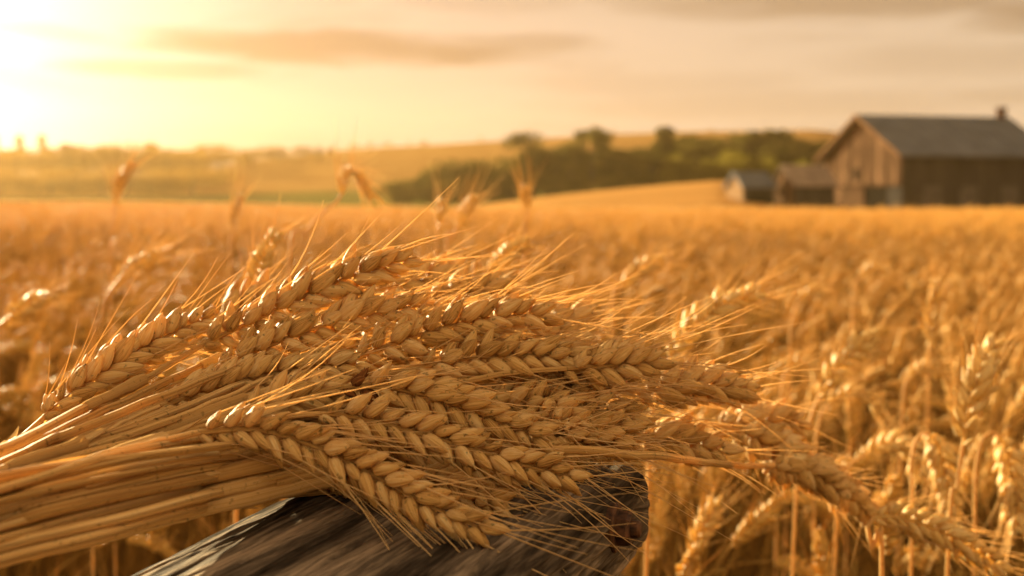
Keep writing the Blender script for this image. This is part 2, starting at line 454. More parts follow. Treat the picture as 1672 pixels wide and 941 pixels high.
    for b_, s_ in ((bank(540, 82, 400, 34, -0.02), 0.95), (bank(800, 75, 230, 22), 0.6), (bank(260, 122, 190, 20), 0.6), (bank(90, 70, 160, 15, -0.1), 0.35),
                   (bank(1400, 5, 520, 48, -0.02), 0.85), (bank(1900, 30, 420, 60), 1.0), (bank(820, 2, 200, 26), 0.3),
                   (bank(1560, 110, 260, 30), 0.3), (bank(1060, 140, 300, 26), 0.25), (bank(1250, 175, 420, 30), 0.3)):
        c = math_('MULTIPLY', b_, s_)
        dens = c if dens is None else math_('MAXIMUM', dens, c)
    st = math_('MULTIPLY', math_('SUBTRACT', nz.outputs['Fac'], 0.52), 2.0, clamp=True)
    dens = math_('MAXIMUM', dens, st)
    cl = mixc(1.0, base, CLOUD_MUL, 'MULTIPLY')
    cl = mixc(1.0, cl, CLOUD_ADD, 'ADD')
    fin = mixc(dens, base, cl)
    # bright wisps
    br = math_('MULTIPLY', math_('SUBTRACT', 0.47, nz.outputs['Fac']), 2.2, clamp=True)
    fin = mixc(math_('MULTIPLY', br, 0.5), fin, mixc(1.0, fin, (1.25, 1.20, 1.26), 'MULTIPLY'))
    L.new(fin, bg.inputs['Color']); bg.inputs['Strength'].default_value = SKY_STRENGTH
    L.new(bg.outputs[0], out.inputs['Surface'])


SKY_STRENGTH = 0.0255
SKY_WARM = 0.3
SKY_THIN = 0.085
FILL_GLOW = (4.3, 2.75, 1.15)  # warm fill added to the unseen sky to brighten sides facing the camera
AUREOLE = (14.0, 12.5, 12.5)
HALO = (0.9, 0.4, 0.9)
VEIL = (4.9, 3.62, 2.25)
CLOUD_MUL = (0.60, 0.51, 0.38)
CLOUD_ADD = (0.2, 0.22, 0.24)
build_world()
scene.view_settings.view_transform = 'Standard'; scene.view_settings.look = 'None'
scene.view_settings.exposure = 2.4; scene.view_settings.gamma = 1.0; scene.view_settings.use_curve_mapping = False


# ------------------------------------------------------------------ terrain
def sst(a, b, v):
    t = np.clip((v - a) / (b - a), 0, 1)
    return t * t * (3 - 2 * t)


SKY_X = np.array([-1700, -200, 0, 150, 300, 420, 560, 700, 830, 950, 1100, 1330, 1672, 2300, 3400]) - 836.0
SKY_H = np.array([36, 36, 38, 40, 44, 66, 82, 90, 97, 104, 110, 112, 70, 30, 20])       # px above the horizon line, hill crest 520 m off
KN_X = np.array([-3000, 560, 700, 790, 900, 1000, 1100, 1180, 1260, 1400, 1900]) - 836.0
KN_H = np.array([-8, -8, -6, -4, 10, 20, 29, 35, 20, -4, -6])                  # stubble knoll, crest 180 m off


def height(x, y):
    x = np.asarray(x, float); y = np.asarray(y, float)
    r = np.hypot(x, y); a = np.arctan2(x, y); px = np.tan(np.clip(a, -1.2, 1.2)) * FPX
    front = (np.abs(a) < 1.3)
    hill = np.interp(px, SKY_X, SKY_H) / FPX * 520 + CAM_Z
    kn = np.interp(px, KN_X, KN_H) / FPX * 180 + CAM_Z
    h = np.zeros_like(r)
    h = h + 0.62 * sst(20, 85, r) * sst(100, -700, px) - 0.48 * sst(22, 90, r)      # the field dips towards the barn, less so on the left
    h = h + (kn - h) * sst(112, 178, r) * sst(420, 560, px + 836) * sst(1420, 1230, px + 836)
    back = 1.0 + (hill - 1.0) * sst(250, 520, r)
    h = np.where(r > 178, h + (back - h) * sst(185, 290, r), h)
    h = np.where(front, h, 0.0)
    h = h + 0.3 * (fbm(x * 0.02 + 50, y * 0.02 + 50, 3) - 0.5) * sst(60, 150, r)
    return h


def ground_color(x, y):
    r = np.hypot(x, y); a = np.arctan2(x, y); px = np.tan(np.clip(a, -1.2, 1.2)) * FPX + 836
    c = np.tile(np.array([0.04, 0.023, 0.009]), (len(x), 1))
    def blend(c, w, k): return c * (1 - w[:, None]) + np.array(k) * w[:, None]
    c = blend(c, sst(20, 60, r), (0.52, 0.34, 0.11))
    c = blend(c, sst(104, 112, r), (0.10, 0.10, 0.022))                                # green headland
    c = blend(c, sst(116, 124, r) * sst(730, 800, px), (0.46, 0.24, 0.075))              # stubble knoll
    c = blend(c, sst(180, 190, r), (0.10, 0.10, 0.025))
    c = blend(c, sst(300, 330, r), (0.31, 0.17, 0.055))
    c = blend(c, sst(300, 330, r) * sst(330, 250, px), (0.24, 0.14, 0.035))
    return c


def build_ground():
    azs = np.concatenate([np.linspace(-math.pi, -0.7, 26, endpoint=False), np.linspace(-0.7, 0.7, 150, endpoint=False), np.linspace(0.7, math.pi, 26)])
    rs = np.concatenate([[0.15], np.geomspace(0.6, 90, 30), np.linspace(95, 560, 110), np.linspace(570, 625, 5)])
    A, Rr = np.meshgrid(azs, rs)
    x = (np.sin(A) * Rr).ravel(); y = (np.cos(A) * Rr).ravel(); z = height(x, y)
    mb = MB(); mb.add(np.stack([x, y, z], 1), grid_faces(len(rs), len(azs), wrap=False)[:, ::-1])
    n = mb.n
    mb.add([[0, 0, 0]] + [[math.sin(a) * 0.15, math.cos(a) * 0.15, 0] for a in azs[:-1]],
           np.array([(0, 1 + (k + 1) % (len(azs) - 1), 1 + k) for k in range(len(azs) - 1)]))
    o = mb.build('ground', ground_mat())
    tag(o, kind='structure')
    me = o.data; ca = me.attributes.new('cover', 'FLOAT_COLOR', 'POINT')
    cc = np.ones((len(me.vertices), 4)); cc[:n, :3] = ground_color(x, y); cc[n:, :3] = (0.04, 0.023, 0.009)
    ca.data.foreach_set('color', cc.ravel())


build_ground()

hz = MB()
bx0, bx1, by0, by1, bz0, bz1 = -640, 640, -640, 640, -4, 40
hv = np.array([[x, y, z] for x in (bx0, bx1) for y in (by0, by1) for z in (bz0, bz1)], float)
hz.add(hv, np.array([(0, 1, 3, 2), (4, 6, 7, 5), (0, 4, 5, 1), (2, 3, 7, 6), (0, 2, 6, 4), (1, 5, 7, 3)]))
hm, hnt, HN, HL = new_mat('evening_air')
ho = HN.new('ShaderNodeOutputMaterial'); pv = HN.new('ShaderNodeVolumePrincipled')
pv.inputs['Color'].default_value = (0.98, 0.63, 0.25, 1); pv.inputs['Density'].default_value = 0.0001; pv.inputs['Anisotropy'].default_value = 0.65
HL.new(pv.outputs[0], ho.inputs['Volume'])
haze = hz.build('haze', hm, smooth=False); tag(haze, kind='stuff')


# ------------------------------------------------------------------ wheat
def kernel_template(nr, ns):
    t = np.linspace(0, 1, nr); th = np.linspace(0, 2 * np.pi, ns, endpoint=False)
    r = (t ** 0.5) * ((1 - t) ** 0.85); r = r / r.max()
    r = np.maximum(r, 0.03)
    V, UV = [], []
    for i in range(nr):
        groove = 1 - 0.20 * np.exp(-((th - np.pi / 2) / 0.30) ** 2) * math.sin(math.pi * t[i])
        ridges = 1 + 0.035 * np.cos(7 * th)
        rr = r[i] * groove * ridges
        V.append(np.stack([0.5 * rr * np.cos(th), 0.42 * rr * np.sin(th) + 0.06 * math.sin(math.pi * t[i]), np.full(ns, t[i])], 1))
        UV.append(np.stack([np.abs(((th / (2 * np.pi)) % 1) - 0.5) * 2, np.full(ns, t[i])], 1))
    return np.vstack(V), grid_faces(nr, ns), np.vstack(UV)


def glume_template(nr, ns):
    V, UV = [], []
    for i in range(nr):
        for j in range(ns):
            q = (j / (ns - 1) - 0.5) * 2
            tmax = 0.90 * (1 - 0.60 * abs(q) ** 1.6)
            t = tmax * i / (nr - 1)
            rr = max((t ** 0.5) * ((1 - min(t, 0.99)) ** 0.85) / 0.56, 0.05) * 1.18 + 0.13 * (i / (nr - 1)) ** 2
            th = math.pi / 2 + q * 1.5 + 0.5
            V.append((0.5 * rr * math.cos(th), 0.44 * rr * math.sin(th) + 0.05, t)); UV.append((abs(q), t))
    return np.array(V), grid_faces(nr, ns, wrap=False), np.array(UV)


KT = {'hi': kernel_template(9, 14), 'mid': kernel_template(6, 8), 'lo': kernel_template(4, 5)}
GT = {'hi': glume_template(6, 7)}


def put(mb, tpl, pos, zdir, ydir, w, l, rnd, mirror=1.0):
    V, F, UV = tpl
    z = nrm(zdir); x = nrm(np.cross(ydir, z)); y = np.cross(z, x)
    P = pos + (V[:, :1] * w * mirror) * x + (V[:, 1:2] * w) * y + (V[:, 2:3] * l) * z
    mb.add(P, F if mirror > 0 else F[:, ::-1], UV, rnd)


def awn(mb, p, d, length, r, rnd, bend, nseg=6, seg=3):
    u = np.linspace(0, 1, nseg)[:, None]
    C = p + d * length * u + bend * length * u ** 2
    tube(mb, C, np.linspace(r, r * 0.25, nseg), 0, seg=seg, rnd=rnd, cap=False)


def ear_geo(C, face, rs, detail='hi', spacing=0.0072, klen=0.0114, kwid=0.0058, awn_len=0.045, awn_p=0.8, awn_r=0.00030, spread=0.5, tone=0.5):
    """C: axis polyline base -> tip; face: the direction the flat side looks at.
    returns (rachis MB, list of spikelet MBs, beard MB)"""
    s = arclen(C); Ltot = s[-1]
    n = max(6, int(Ltot / (spacing / 2)))
    rach = MB(); tube(rach, C, 0.0012, 0.0006, seg=6, rnd=0.4)
    T_all = tangents(C); aw0 = spread; beard = MB(); spk = []
    for i in range(n):
        u = i / (n - 1)
        si = u * (Ltot - klen * 0.55)
        P = np.array([np.interp(si, s, C[:, k]) for k in range(3)]); T = nrm([np.interp(si, s, T_all[:, k]) for k in range(3)])
        S = nrm(np.cross(T, face)); F = np.cross(S, T)
        side = 1 if i % 2 == 0 else -1
        sz = (0.62 + 0.5 * math.sin(math.pi * (0.16 + 0.70 * u))) * rs.uniform(0.84, 1.12) * (0.7 if rs.random() < .06 else 1)
        if i < 2: sz *= 0.72
        al = (0.80 - 0.34 * u) * rs.uniform(0.80, 1.25)
        mb = MB()
        fans = (0.68, -0.68, 0.0) if detail != 'lo' else (0.7, -0.7)
        for k, fa in enumerate(fans):
            fa = fa + rs.normal(0, 0.17)
            O = S * side * math.cos(fa) + F * math.sin(fa)
            a2 = al * (1.0 if k < 2 else 1.15) + rs.normal(0, 0.09)
            if i == n - 1: a2 *= 0.4
            d = nrm(T * math.cos(a2) + O * math.sin(a2))
            pos = P + O * 0.0013 + T * (0.0016 if k == 2 else 0.0)
            rnd = float(np.clip(tone + rs.normal(0.03, 0.27), 0.02, 0.98))
            kl = klen * sz * rs.uniform(0.93, 1.08); kw = kwid * sz * rs.uniform(0.92, 1.1)
            put(mb, KT[detail], pos, d, O, kw, kl, rnd)
            if detail == 'hi' and k < 2:
                put(mb, GT['hi'], pos - d * 0.0006, nrm(d + O * 0.05), O, kw, kl * 0.98, float(np.clip(rnd + rs.normal(0.08, 0.16), 0, 1)), mirror=side * (1 if k == 0 else -1))
            if rs.random() < awn_p and (k < 2 or detail == 'hi'):
                tip = pos + d * kl * 0.93
                dd = nrm(T * 1.0 + O * (spread * rs.uniform(0.3, 1.0)) + rs.normal(0, 0.07, 3))
                awn(beard, tip, dd, awn_len * rs.uniform(0.55, 1.15) * (0.8 + 0.3 * u), awn_r * rs.uniform(0.8, 1.2), rs.uniform(0.2, 0.9), rs.normal(0, 0.10, 3) - T * 0.02,
                    nseg=6 if detail == 'hi' else 4)
                if detail == 'hi' and k < 2:   # the short beak of the husk
                    awn(mb, tip - d * 0.001, nrm(d + O * rs.uniform(-.1, .3)), 0.0035 * rs.uniform(0.6, 1.4), 0.0005, rnd, rs.normal(0, 0.1, 3), nseg=3)
        spk.append(mb)
    return rach, spk, beard


def merge(a, b):
    a_n = a.n
    for v, f, u, r in zip(b.v, b.f, b.uv, b.r):
        pass
    off = a.n
    for v, f, u, r in zip(b.v, b.f, b.uv, b.r):
        a.v.append(v); a.f.append(f + off); a.uv.append(u); a.r.append(r)
    a.n += b.n


def deepen(p):
    x, y, d = p
    if d > .475: d = .475 + (d - .475) * 1.45
    if y > 640 and 380 < x < 1045: d = min(d, 0.115 * FPX / (y - HORIZON) - 0.012)
    return x, y, d


def cut_stalk(stem_px, ear_px, label, seed, group='cut wheat stalks bundled on the plank', separate=True, detail='hi', roll=0.0, stem_r=(0.0019, 0.0011),
              awn_len=0.045, awn_p=0.5, dark=0, leaf=None, tone=0.5, spread=0.5, spacing=0.0072, k=1.0):
    rs = np.random.default_rng(seed)
    S = [at(*deepen(p)) for p in stem_px]; E = [at(*deepen(p)) for p in ear_px]
    k = k * deepen(ear_px[0])[2] / 0.56
    full = spline(np.array(S + E), 200)
    e0 = np.array(E[0]); i0 = int(np.argmin(np.linalg.norm(full - e0, axis=1)))
    i0 = max(3, min(i0, 195))
    stemC = spline(full[:i0 + 1][::max(1, i0 // 24)].tolist() + [full[i0]], 34) if i0 > 6 else full[:i0 + 1]
    earC = spline(full[i0:][::max(1, (200 - i0) // 14)].tolist() + [full[-1]], 30)
    mid = earC[15]; toc = nrm(CAM - mid)
    T = nrm(earC[-1] - earC[0]); sd_ = nrm(np.cross(T, toc))
    face = nrm(toc * math.cos(roll) + sd_ * math.sin(roll))
    root = empty('wheat_stalk', stemC[0]); tag(root, label, 'wheat stalk', group)
    o0 = stemC[0]
    wob = np.cumsum(rs.normal(0, 0.00026, stemC.shape), axis=0); wob -= np.linspace(0, 1, len(wob))[:, None] * wob[-1]
    sm = MB(); tube(sm, stemC + wob, stem_r[0], stem_r[1], seg=14, rnd=float(np.clip(tone - .05 + rs.normal(0, .25), 0, 1)), knots=[(rs.uniform(0.55, 0.8), 0.22)])
    sm.build('stem', M['stem'], root, o0)
    if rs.random() < 0.55:                                  # a dry sheath still wrapped round part of the straw, its tip standing off
        a0 = int(rs.integers(8, 20)); seg_ = (stemC + wob)[a0:a0 + 9]
        sh = MB(); rr = np.linspace(stem_r[0] * 1.02, stem_r[0] * 1.5, len(seg_)) * rs.uniform(.9, 1.1, len(seg_))
        tube(sh, seg_, rr, 0, seg=10, rnd=float(rs.uniform(.2, 1)), cap=False)
        d_ = nrm(seg_[-1] - seg_[-2]); q_ = seg_[-1] + d_ * np.linspace(-.004, .03, 8)[:, None] + nrm(rs.normal(0, 1, 3)) * (np.linspace(0, 1, 8) ** 2)[:, None] * .007
        ribbon(sh, q_, .0042, nrm(np.array([0, -.6, .8])), rnd=float(rs.uniform(.2, 1)), twist=rs.uniform(-1, 1), nseg=3)
        sh.build('leaf_sheath', M['leaf'], root, o0)
    rach, spk, beard = ear_geo(earC, face, rs, detail, awn_len=awn_len, awn_p=awn_p, tone=tone, spread=spread, spacing=spacing * k, klen=0.0114 * k, kwid=0.0058 * k)
    if separate:
        er = rach.build('ear', M['stem'], root, o0)
        for q, mb in enumerate(spk):
            mb.build('spikelet', M['dark_grain'] if q < dark else M['grain'], er, o0)
    else:
        for mb in spk: merge(rach, mb)
        rach.build('ear', M['grain'], root, o0)
    if beard.n: beard.build('beard', M['awn'], root, o0)
    if leaf:
        lm = MB(); ribbon(lm, spline([at(*deepen(p)) for p in leaf[0]], 26), leaf[1], nrm(np.array([0.1, -0.7, 0.7])), rnd=rs.uniform(0.2, 0.8), twist=leaf[2])
        lm.build('leaf_blade', M['leaf'], root, o0)
    return root


# --- the ears one can follow one by one, back to front.  (x, y) of the photo and the distance from the camera
cut_stalk([(-260, 838, .40), (0, 742, .455), (120, 681, .50), (239, 620, .545), (290, 588, .56)],
          [(332, 562, .566), (420, 521, .572), (520, 473, .578), (610, 438, .58), (680, 420, .585)],
          'fat wheat ear crowning the top of the bundle, its tip highest of all', 1, roll=0.25, awn_len=0.036, awn_p=.45, spread=.45)
cut_stalk([(-250, 880, .42), (-60, 790, .47), (35, 715, .525)],
          [(72, 682, .535), (130, 634, .545), (200, 588, .555), (270, 551, .565), (350, 515, .58)],
          'wheat ear lying apart at the upper left edge of the bundle', 2, roll=-0.2, awn_len=0.042, awn_p=.5, spread=.6)
cut_stalk([(-260, 856, .40), (0, 757, .46), (120, 703, .50), (239, 652, .545), (300, 626, .558)],
          [(352, 606, .562), (420, 572, .566), (520, 534, .572), (620, 508, .578), (705, 498, .583)],
          'long wheat ear lying directly below the topmost ear of the bundle', 3, roll=0.2, spread=.5, awn_p=.45)
cut_stalk([(-260, 866, .395), (0, 766, .45), (136, 719, .49), (220, 681, .525)],
          [(262, 664, .53), (350, 634, .54), (450, 610, .55), (530, 598, .555), (600, 592, .56)],
          'wheat ear with its lowest grains between bare straws, left of the heap', 4, roll=0.1)
cut_stalk([(-260, 900, .38), (0, 800, .44), (200, 730, .50), (400, 655, .545), (520, 606, .56)],
          [(574, 588, .565), (650, 559, .568), (730, 534, .572), (820, 517, .576), (906, 516, .58)],
          'plump wheat ear in the middle of the heap, its tip among bright awns', 5, roll=-0.1, spread=.45, awn_len=.042, awn_p=.6)
cut_stalk([(-260, 920, .38), (0, 815, .44), (250, 735, .51), (480, 655, .55), (600, 618, .562)],
          [(676, 602, .566), (760, 586, .57), (850, 580, .572), (952, 584, .575)],
          'wheat ear lying level just under the plump middle ear', 6, roll=0.15)
cut_stalk([(-260, 850, .42), (0, 760, .47), (300, 640, .555), (560, 535, .64)],
          [(690, 494, .655), (760, 480, .66), (848, 472, .67)],
          'soft reddish ear poking out behind the top of the heap', 7, roll=0.1, awn_len=0.036)
cut_stalk([(-260, 850, .42), (0, 750, .47), (300, 612, .56), (520, 505, .655)],
          [(610, 476, .68), (690, 458, .685), (765, 446, .69)],
          'bright blurred ear furthest back behind the topmost ear', 8, roll=0.1, awn_len=0.034)
cut_stalk([(-260, 930, .38), (0, 820, .44), (400, 700, .53), (780, 618, .565)],
          [(925, 602, .57), (1005, 596, .575), (1085, 586, .58)],
          'wheat ear with long straight awns sticking out right of the heap', 9, roll=0.1, awn_len=0.055, awn_p=.95, spread=0.45)
cut_stalk([(-260, 935, .38), (0, 830, .44), (500, 690, .55), (900, 640, .595)],
          [(1045, 640, .605), (1130, 629, .61), (1232, 640, .62)],
          'amber ear lit from behind, reaching out beyond the end of the plank', 10, roll=-0.2, awn_len=0.042)
cut_stalk([(-260, 868, .375), (0, 789, .425), (205, 734, .465), (290, 714, .478)],
          [(328, 706, .482), (420, 702, .485), (510, 727, .485), (610, 776, .482), (710, 830, .478), (808, 872, .475)],
          'big wheat ear drooping across the front, its tip on the bare wood', 11, roll=0.12, awn_len=0.052, awn_p=0.7, tone=0.6, spacing=0.0070)
cut_stalk([(-260, 930, .37), (0, 834, .42), (170, 775, .46), (300, 730, .49), (420, 692, .502)],
          [(525, 676, .505), (600, 686, .508), (700, 712, .51), (800, 742, .51), (880, 766, .51), (953, 786, .51)],
          'long wheat ear slanting down right, its tip beside the plank edge', 12, roll=-0.1, awn_len=0.036, awn_p=.4, tone=0.55)
cut_stalk([(-260, 900, .38), (0, 800, .43), (300, 705, .49), (480, 652, .515)],
          [(560, 632, .52), (640, 634, .522), (720, 652, .524), (810, 685, .525), (897, 722, .525)],
          'wheat ear with two dark brown grains at its lower end', 13, roll=0.25, awn_len=0.048, dark=3)
cut_stalk([(-260, 880, .38), (0, 786, .44), (200, 735, .48), (330, 700, .50)],
          [(395, 672, .512), (440, 657, .516), (500, 642, .52), (560, 640, .525)],
          'short slim ear tucked under dry leaf blades, left of centre', 14, roll=0.4, awn_len=0.03,
          leaf=([(330, 702, .498), (410, 680, .502), (480, 660, .506), (560, 634, .51)], 0.0065, 0.6))
cut_stalk([(-260, 960, .37), (0, 862, .42), (300, 790, .49), (520, 735, .525)],
          [(610, 722, .53), (690, 742, .532), (770, 768, .53), (830, 800, .522)],
          'shaded ear between the drooping front ear and the slanting one', 15, roll=-0.3, awn_len=0.03, awn_p=.4)
cut_stalk([(-260, 940, .38), (0, 850, .44), (500, 745, .55), (900, 735, .60)],
          [(1030, 722, .612), (1110, 720, .617), (1195, 740, .62)],
          'wheat ear lying along the bare straw right of the plank end', 16, roll=0.2, awn_len=0.03, spread=0.3)
cut_stalk([(720, 726, .54), (868, 735, .53), (980, 738, .538), (1090, 744, .56), (1180, 752, .61)],
          [(1262, 760, .69), (1320, 772, .72), (1385, 808, .75), (1425, 850, .77)],
          'ear on the long bare straw that juts out past the plank', 17, roll=0.2, stem_r=(0.0019, 0.0015), awn_len=0.04)
cut_stalk([(700, 700, .56), (950, 680, .63), (1130, 690, .68)],
          [(1205, 703, .70), (1280, 742, .71), (1345, 785, .72), (1375, 812, .73)],
          'blurred ear crossing above the long bare straw', 18, roll=0.1, awn_len=0.04)
cut_stalk([(760, 670, .56), (980, 672, .64), (1110, 690, .69)],
          [(1170, 694, .71), (1240, 688, .72), (1318, 689, .735)],
          'blurred ear pointing level right, farthest out of the bundle', 19, roll=0.1, awn_len=0.038)
cut_stalk([(-260, 860, .42), (0, 765, .47), (200, 640, .545), (310, 560, .62)],
          [(348, 536, .66), (400, 497, .665), (455, 468, .67)],
          'blurred bright ear behind the stem end of the topmost ear', 20, roll=0.1, awn_len=0.034)
cut_stalk([(-260, 890, .40), (0, 790, .45), (500, 600, .595), (780, 540, .645)],
          [(862, 534, .65), (920, 525, .655), (978, 522, .66)],
          'sunlit ear with a spray of awns behind the tip of the middle ear', 21, roll=0.1, awn_len=0.04)
cut_stalk([(-260, 890, .40), (0, 800, .46), (500, 640, .58), (760, 578, .605)],
          [(840, 560, .61), (900, 556, .615), (965, 566, .62)],
          'half hidden ear between the middle ear and the level ear', 22, roll=0.1, awn_len=0.05)

# --- the rest of the bundle: ears and straws half buried in it
frs = np.random.default_rng(41)
def dsurf(y): return float(np.interp(y, [430, 500, 600, 700, 790, 870], [.64, .60, .568, .53, .505, .478]))
fill_specs = []
for i in range(40):
    v = (i + frs.uniform(0, 1)) / 40
    by = 505 + v * 240
    bx = frs.uniform(400, 760) + 140 * math.sin(math.pi * v)
    an = R(-22 + 40 * v + frs.normal(0, 5))
    fill_specs.append((bx, by, an, frs.uniform(0.016, 0.055), frs.uniform(240, 330)))
for i in range(9):
    v = (i + frs.uniform(0, 1)) / 9
    fill_specs.append((frs.uniform(760, 880), 590 + v * 130, R(-8 + 20 * v + frs.normal(0, 5)), frs.uniform(0.02, 0.05), frs.uniform(160, 230)))
for i, (bx, by, an, dd, L_) in enumerate(fill_specs):
    SILX, SILY = [350, 450, 680, 845, 905, 1000, 1085, 1240], [560, 500, 470, 505, 540, 590, 605, 660]
    tx = bx + math.cos(an) * L_; ty = max(by + math.sin(an) * L_, float(np.interp(tx, SILX, SILY)) + 14)
    by = max(by, float(np.interp(bx, SILX, SILY)) + 22)
    lim = 985 if i < 40 else 1060
    if tx > lim: tx = lim - frs.uniform(0, 50)
    d0 = dsurf(by) + dd
    d1 = min(dsurf(ty) + dd, 0.99 * 0.115 * FPX / max(ty - HORIZON, 1) - 0.012 if ty > 700 else 9)
    my = by + (ty - by) * 0.5 + frs.normal(0, 5)
    v = np.clip((by - 505) / 240, 0, 1)
    ly = 762 + 150 * v + frs.normal(0, 10)
    f = 0.5
    cut_stalk([(-260, ly + 75, .39 + .02 * (1 - v)), (0, ly, .45 + .03 * (1 - v)), (bx * 0.5, ly + (by - ly) * 0.5 + 6, .5 * (.47 + d0) - .03), (bx * 0.85, ly + (by - ly) * 0.87, d0 - 0.01)],
              [(bx, by, d0), ((bx + tx) / 2, my, (d0 + d1) / 2), (tx, ty, d1)],
              'dry wheat stalk half buried among other ears of the heap', 100 + i, separate=False, detail='mid', roll=frs.uniform(-.6, .6), awn_len=0.05, awn_p=0.33, k=0.95,
              stem_r=(frs.uniform(.0016, .0023), .0011), tone=frs.uniform(.3, .6))

# straws whose ears lie hidden on the far side: the long bare stems along the lower edge
thin = []
trs_ = np.random.default_rng(88)
for q in range(20):
    y0 = trs_.uniform(775, 915); v_ = (y0 - 775) / 140; x1 = trs_.uniform(400, 600) - 90 * v_; dd_ = trs_.uniform(-.012, .02)
    y1 = 690 + 105 * v_ + trs_.normal(0, 8); mid = .5 * (y0 + y1) + trs_.normal(-6, 6)
    thin.append(([(-260, y0 + 72, .37), (0, y0, .42 + dd_), (x1 * .5, mid, .485 + dd_), (x1, y1, .54)], trs_.uniform(.0011, .0018)))
for i, (pts, r) in enumerate([
        ([(-260, 955, .37), (0, 862, .415), (100, 830, .44), (300, 789, .485), (430, 766, .515), (540, 748, .54)], .0022),
        ([(-260, 975, .37), (0, 893, .41), (200, 846, .45), (350, 806, .50), (470, 789, .535), (592, 779, .56)], .0021),
        ([(-260, 1000, .36), (0, 917, .405), (150, 880, .44), (300, 838, .485), (430, 811, .525), (592, 797, .562)], .0024),
        ([(-260, 990, .37), (0, 905, .415), (180, 862, .46), (330, 820, .51), (450, 800, .545), (560, 792, .565)], .0019),
        ([(-260, 945, .37), (0, 848, .42), (140, 808, .455), (330, 765, .50), (520, 742, .54)], .0020),
        ([(-260, 962, .385), (0, 878, .43), (160, 840, .465), (320, 800, .51), (500, 770, .55)], .0020),
        ([(-260, 915, .38), (0, 822, .43), (120, 787, .46), (280, 752, .495), (440, 735, .52)], .0021),
        ([(-260, 895, .385), (0, 808, .44), (120, 772, .47), (280, 726, .51), (420, 700, .53)], .0018),
        ([(-260, 1010, .38), (0, 922, .43), (140, 889, .46), (280, 852, .50), (400, 822, .54)], .0016),
        ([(-260, 935, .39), (0, 842, .45), (160, 792, .49), (330, 748, .53), (500, 715, .55)], .0019)] + thin):
    rs = np.random.default_rng(600 + i)
    pts = [(x_, y_, d_ - (.022 if 50 < x_ < 400 else 0)) for x_, y_, d_ in pts]
    C = spline([at(*deepen(p)) for p in pts], 40)
    root = empty('straw', C[0])
    tag(root, ['long bare straw in the lower half of the bundle', 'thick straw lying lowest in the bundle, over the edge of the plank'][1 if i == 2 else 0], 'straw',
        'bare straws along the lower edge of the bundle')
    sm = MB(); tube(sm, C, r * .86, r * 0.66, seg=14, rnd=rs.uniform(0.05, 0.85), knots=[(rs.uniform(.5, .8), .25)]); sm.build('stem', M['stem'], root, C[0])
    if i in (2, 4):
        lm = MB(); a = C[14:34] + np.array([0, 0.0, 0.0015]); ribbon(lm, a, 0.0042, nrm(np.array([0.0, -0.6, 0.8])), rnd=rs.uniform(.3, .8), twist=rs.uniform(-1, 1), fold=0.5)
        lm.build('leaf_sheath', M['leaf'], root, C[0])


# ------------------------------------------------------------------ standing wheat
def field_stalk(seed, total=0.98, end=1.6, start=0.55, ear_len=0.085, detail='mid', lean=0.04, leaves=1, awn_len=0.06, awn_r=0.00042):
    """base at the origin, bending over towards +X; returns (stem, ear, beard) MBs"""
    rs = np.random.default_rng(seed)
    n = 60; s = np.linspace(0, total, n)
    u = np.clip((s / total - start) / (1 - start), 0, 1)
    ang = lean + (end - lean) * u ** 2.2
    dx = np.sin(ang); dz = np.cos(ang); ds = total / (n - 1)
    C = np.stack([np.concatenate([[0], np.cumsum(dx[:-1] * ds)]), 0.012 * np.sin(s * 7 + seed), np.concatenate([[0], np.cumsum(dz[:-1] * ds)])], 1)
    k = int(n * (1 - ear_len / total))
    stem = MB(); tube(stem, C[:k + 1:2] if k % 2 == 0 else np.vstack([C[:k + 1:2], C[k:k + 1]]), 0.0021, 0.0012, seg=6, rnd=rs.uniform(.3, .7), knots=[(.35, .3), (.65, .3)], cap=False)
    earC = spline(C[k:], 14)
    fa = rs.uniform(0, math.pi); face = nrm(np.array([0.2, math.cos(fa), math.sin(fa)]))
    rach, spk, beard = ear_geo(earC, face, rs, detail, awn_len=awn_len, awn_p=0.5, awn_r=awn_r, spread=0.5, spacing=0.0080, klen=0.0122, kwid=0.0060)
    for m in spk: merge(rach, m)
    for q in range(leaves):
        z0 = rs.uniform(0.25, 0.7); i0 = int(z0 / total * n); a = rs.uniform(0, 2 * math.pi)
        o = np.array([math.cos(a), math.sin(a), 0]); Lf = rs.uniform(0.10, 0.2)
        t = np.linspace(0, 1, 9)[:, None]
        P = C[i0] + o * Lf * 0.7 * t + np.array([0, 0, 1]) * (Lf * (0.7 * t - 1.4 * t ** 2))
        ribbon(stem, P, 0.008, np.array([0.1, 0.05, 1.0]), rnd=rs.uniform(.2, .8), twist=rs.uniform(-1.5, 1.5), nseg=3)
    return stem, rach, beard


VARS = []
vs = [(0.8, .92), (2.3, 1.02), (0.5, .93), (0.35, .90), (1.7, .97), (1.0, .95), (1.3, .96), (0.6, .90), (2.6, 1.0), (0.2, .88)]
for i, (e, tl) in enumerate(vs):
    st, ea, be = field_stalk(900 + i, total=tl, end=e, start=0.60 - 0.04 * (i % 3), lean=0.02 + 0.03 * (i % 4))
    VARS.append((st.mesh('stem', M['field_stem']), ea.mesh('ear', M['shaded_ear']), be.mesh('beard', M['shaded_awn'])))


def stand(loc, rz, scale, var, label, group, tilt=(0, 0)):
    root = empty('wheat_plant', loc); root.rotation_euler = (tilt[0], tilt[1], rz); root.scale = (scale,) * 3
    tag(root, label, 'wheat plant', group)
    for me, nm in zip(VARS[var], ('stem', 'ear', 'beard')):
        o = bpy.data.objects.new(nm, me); o.parent = root; col.objects.link(o)
    return root


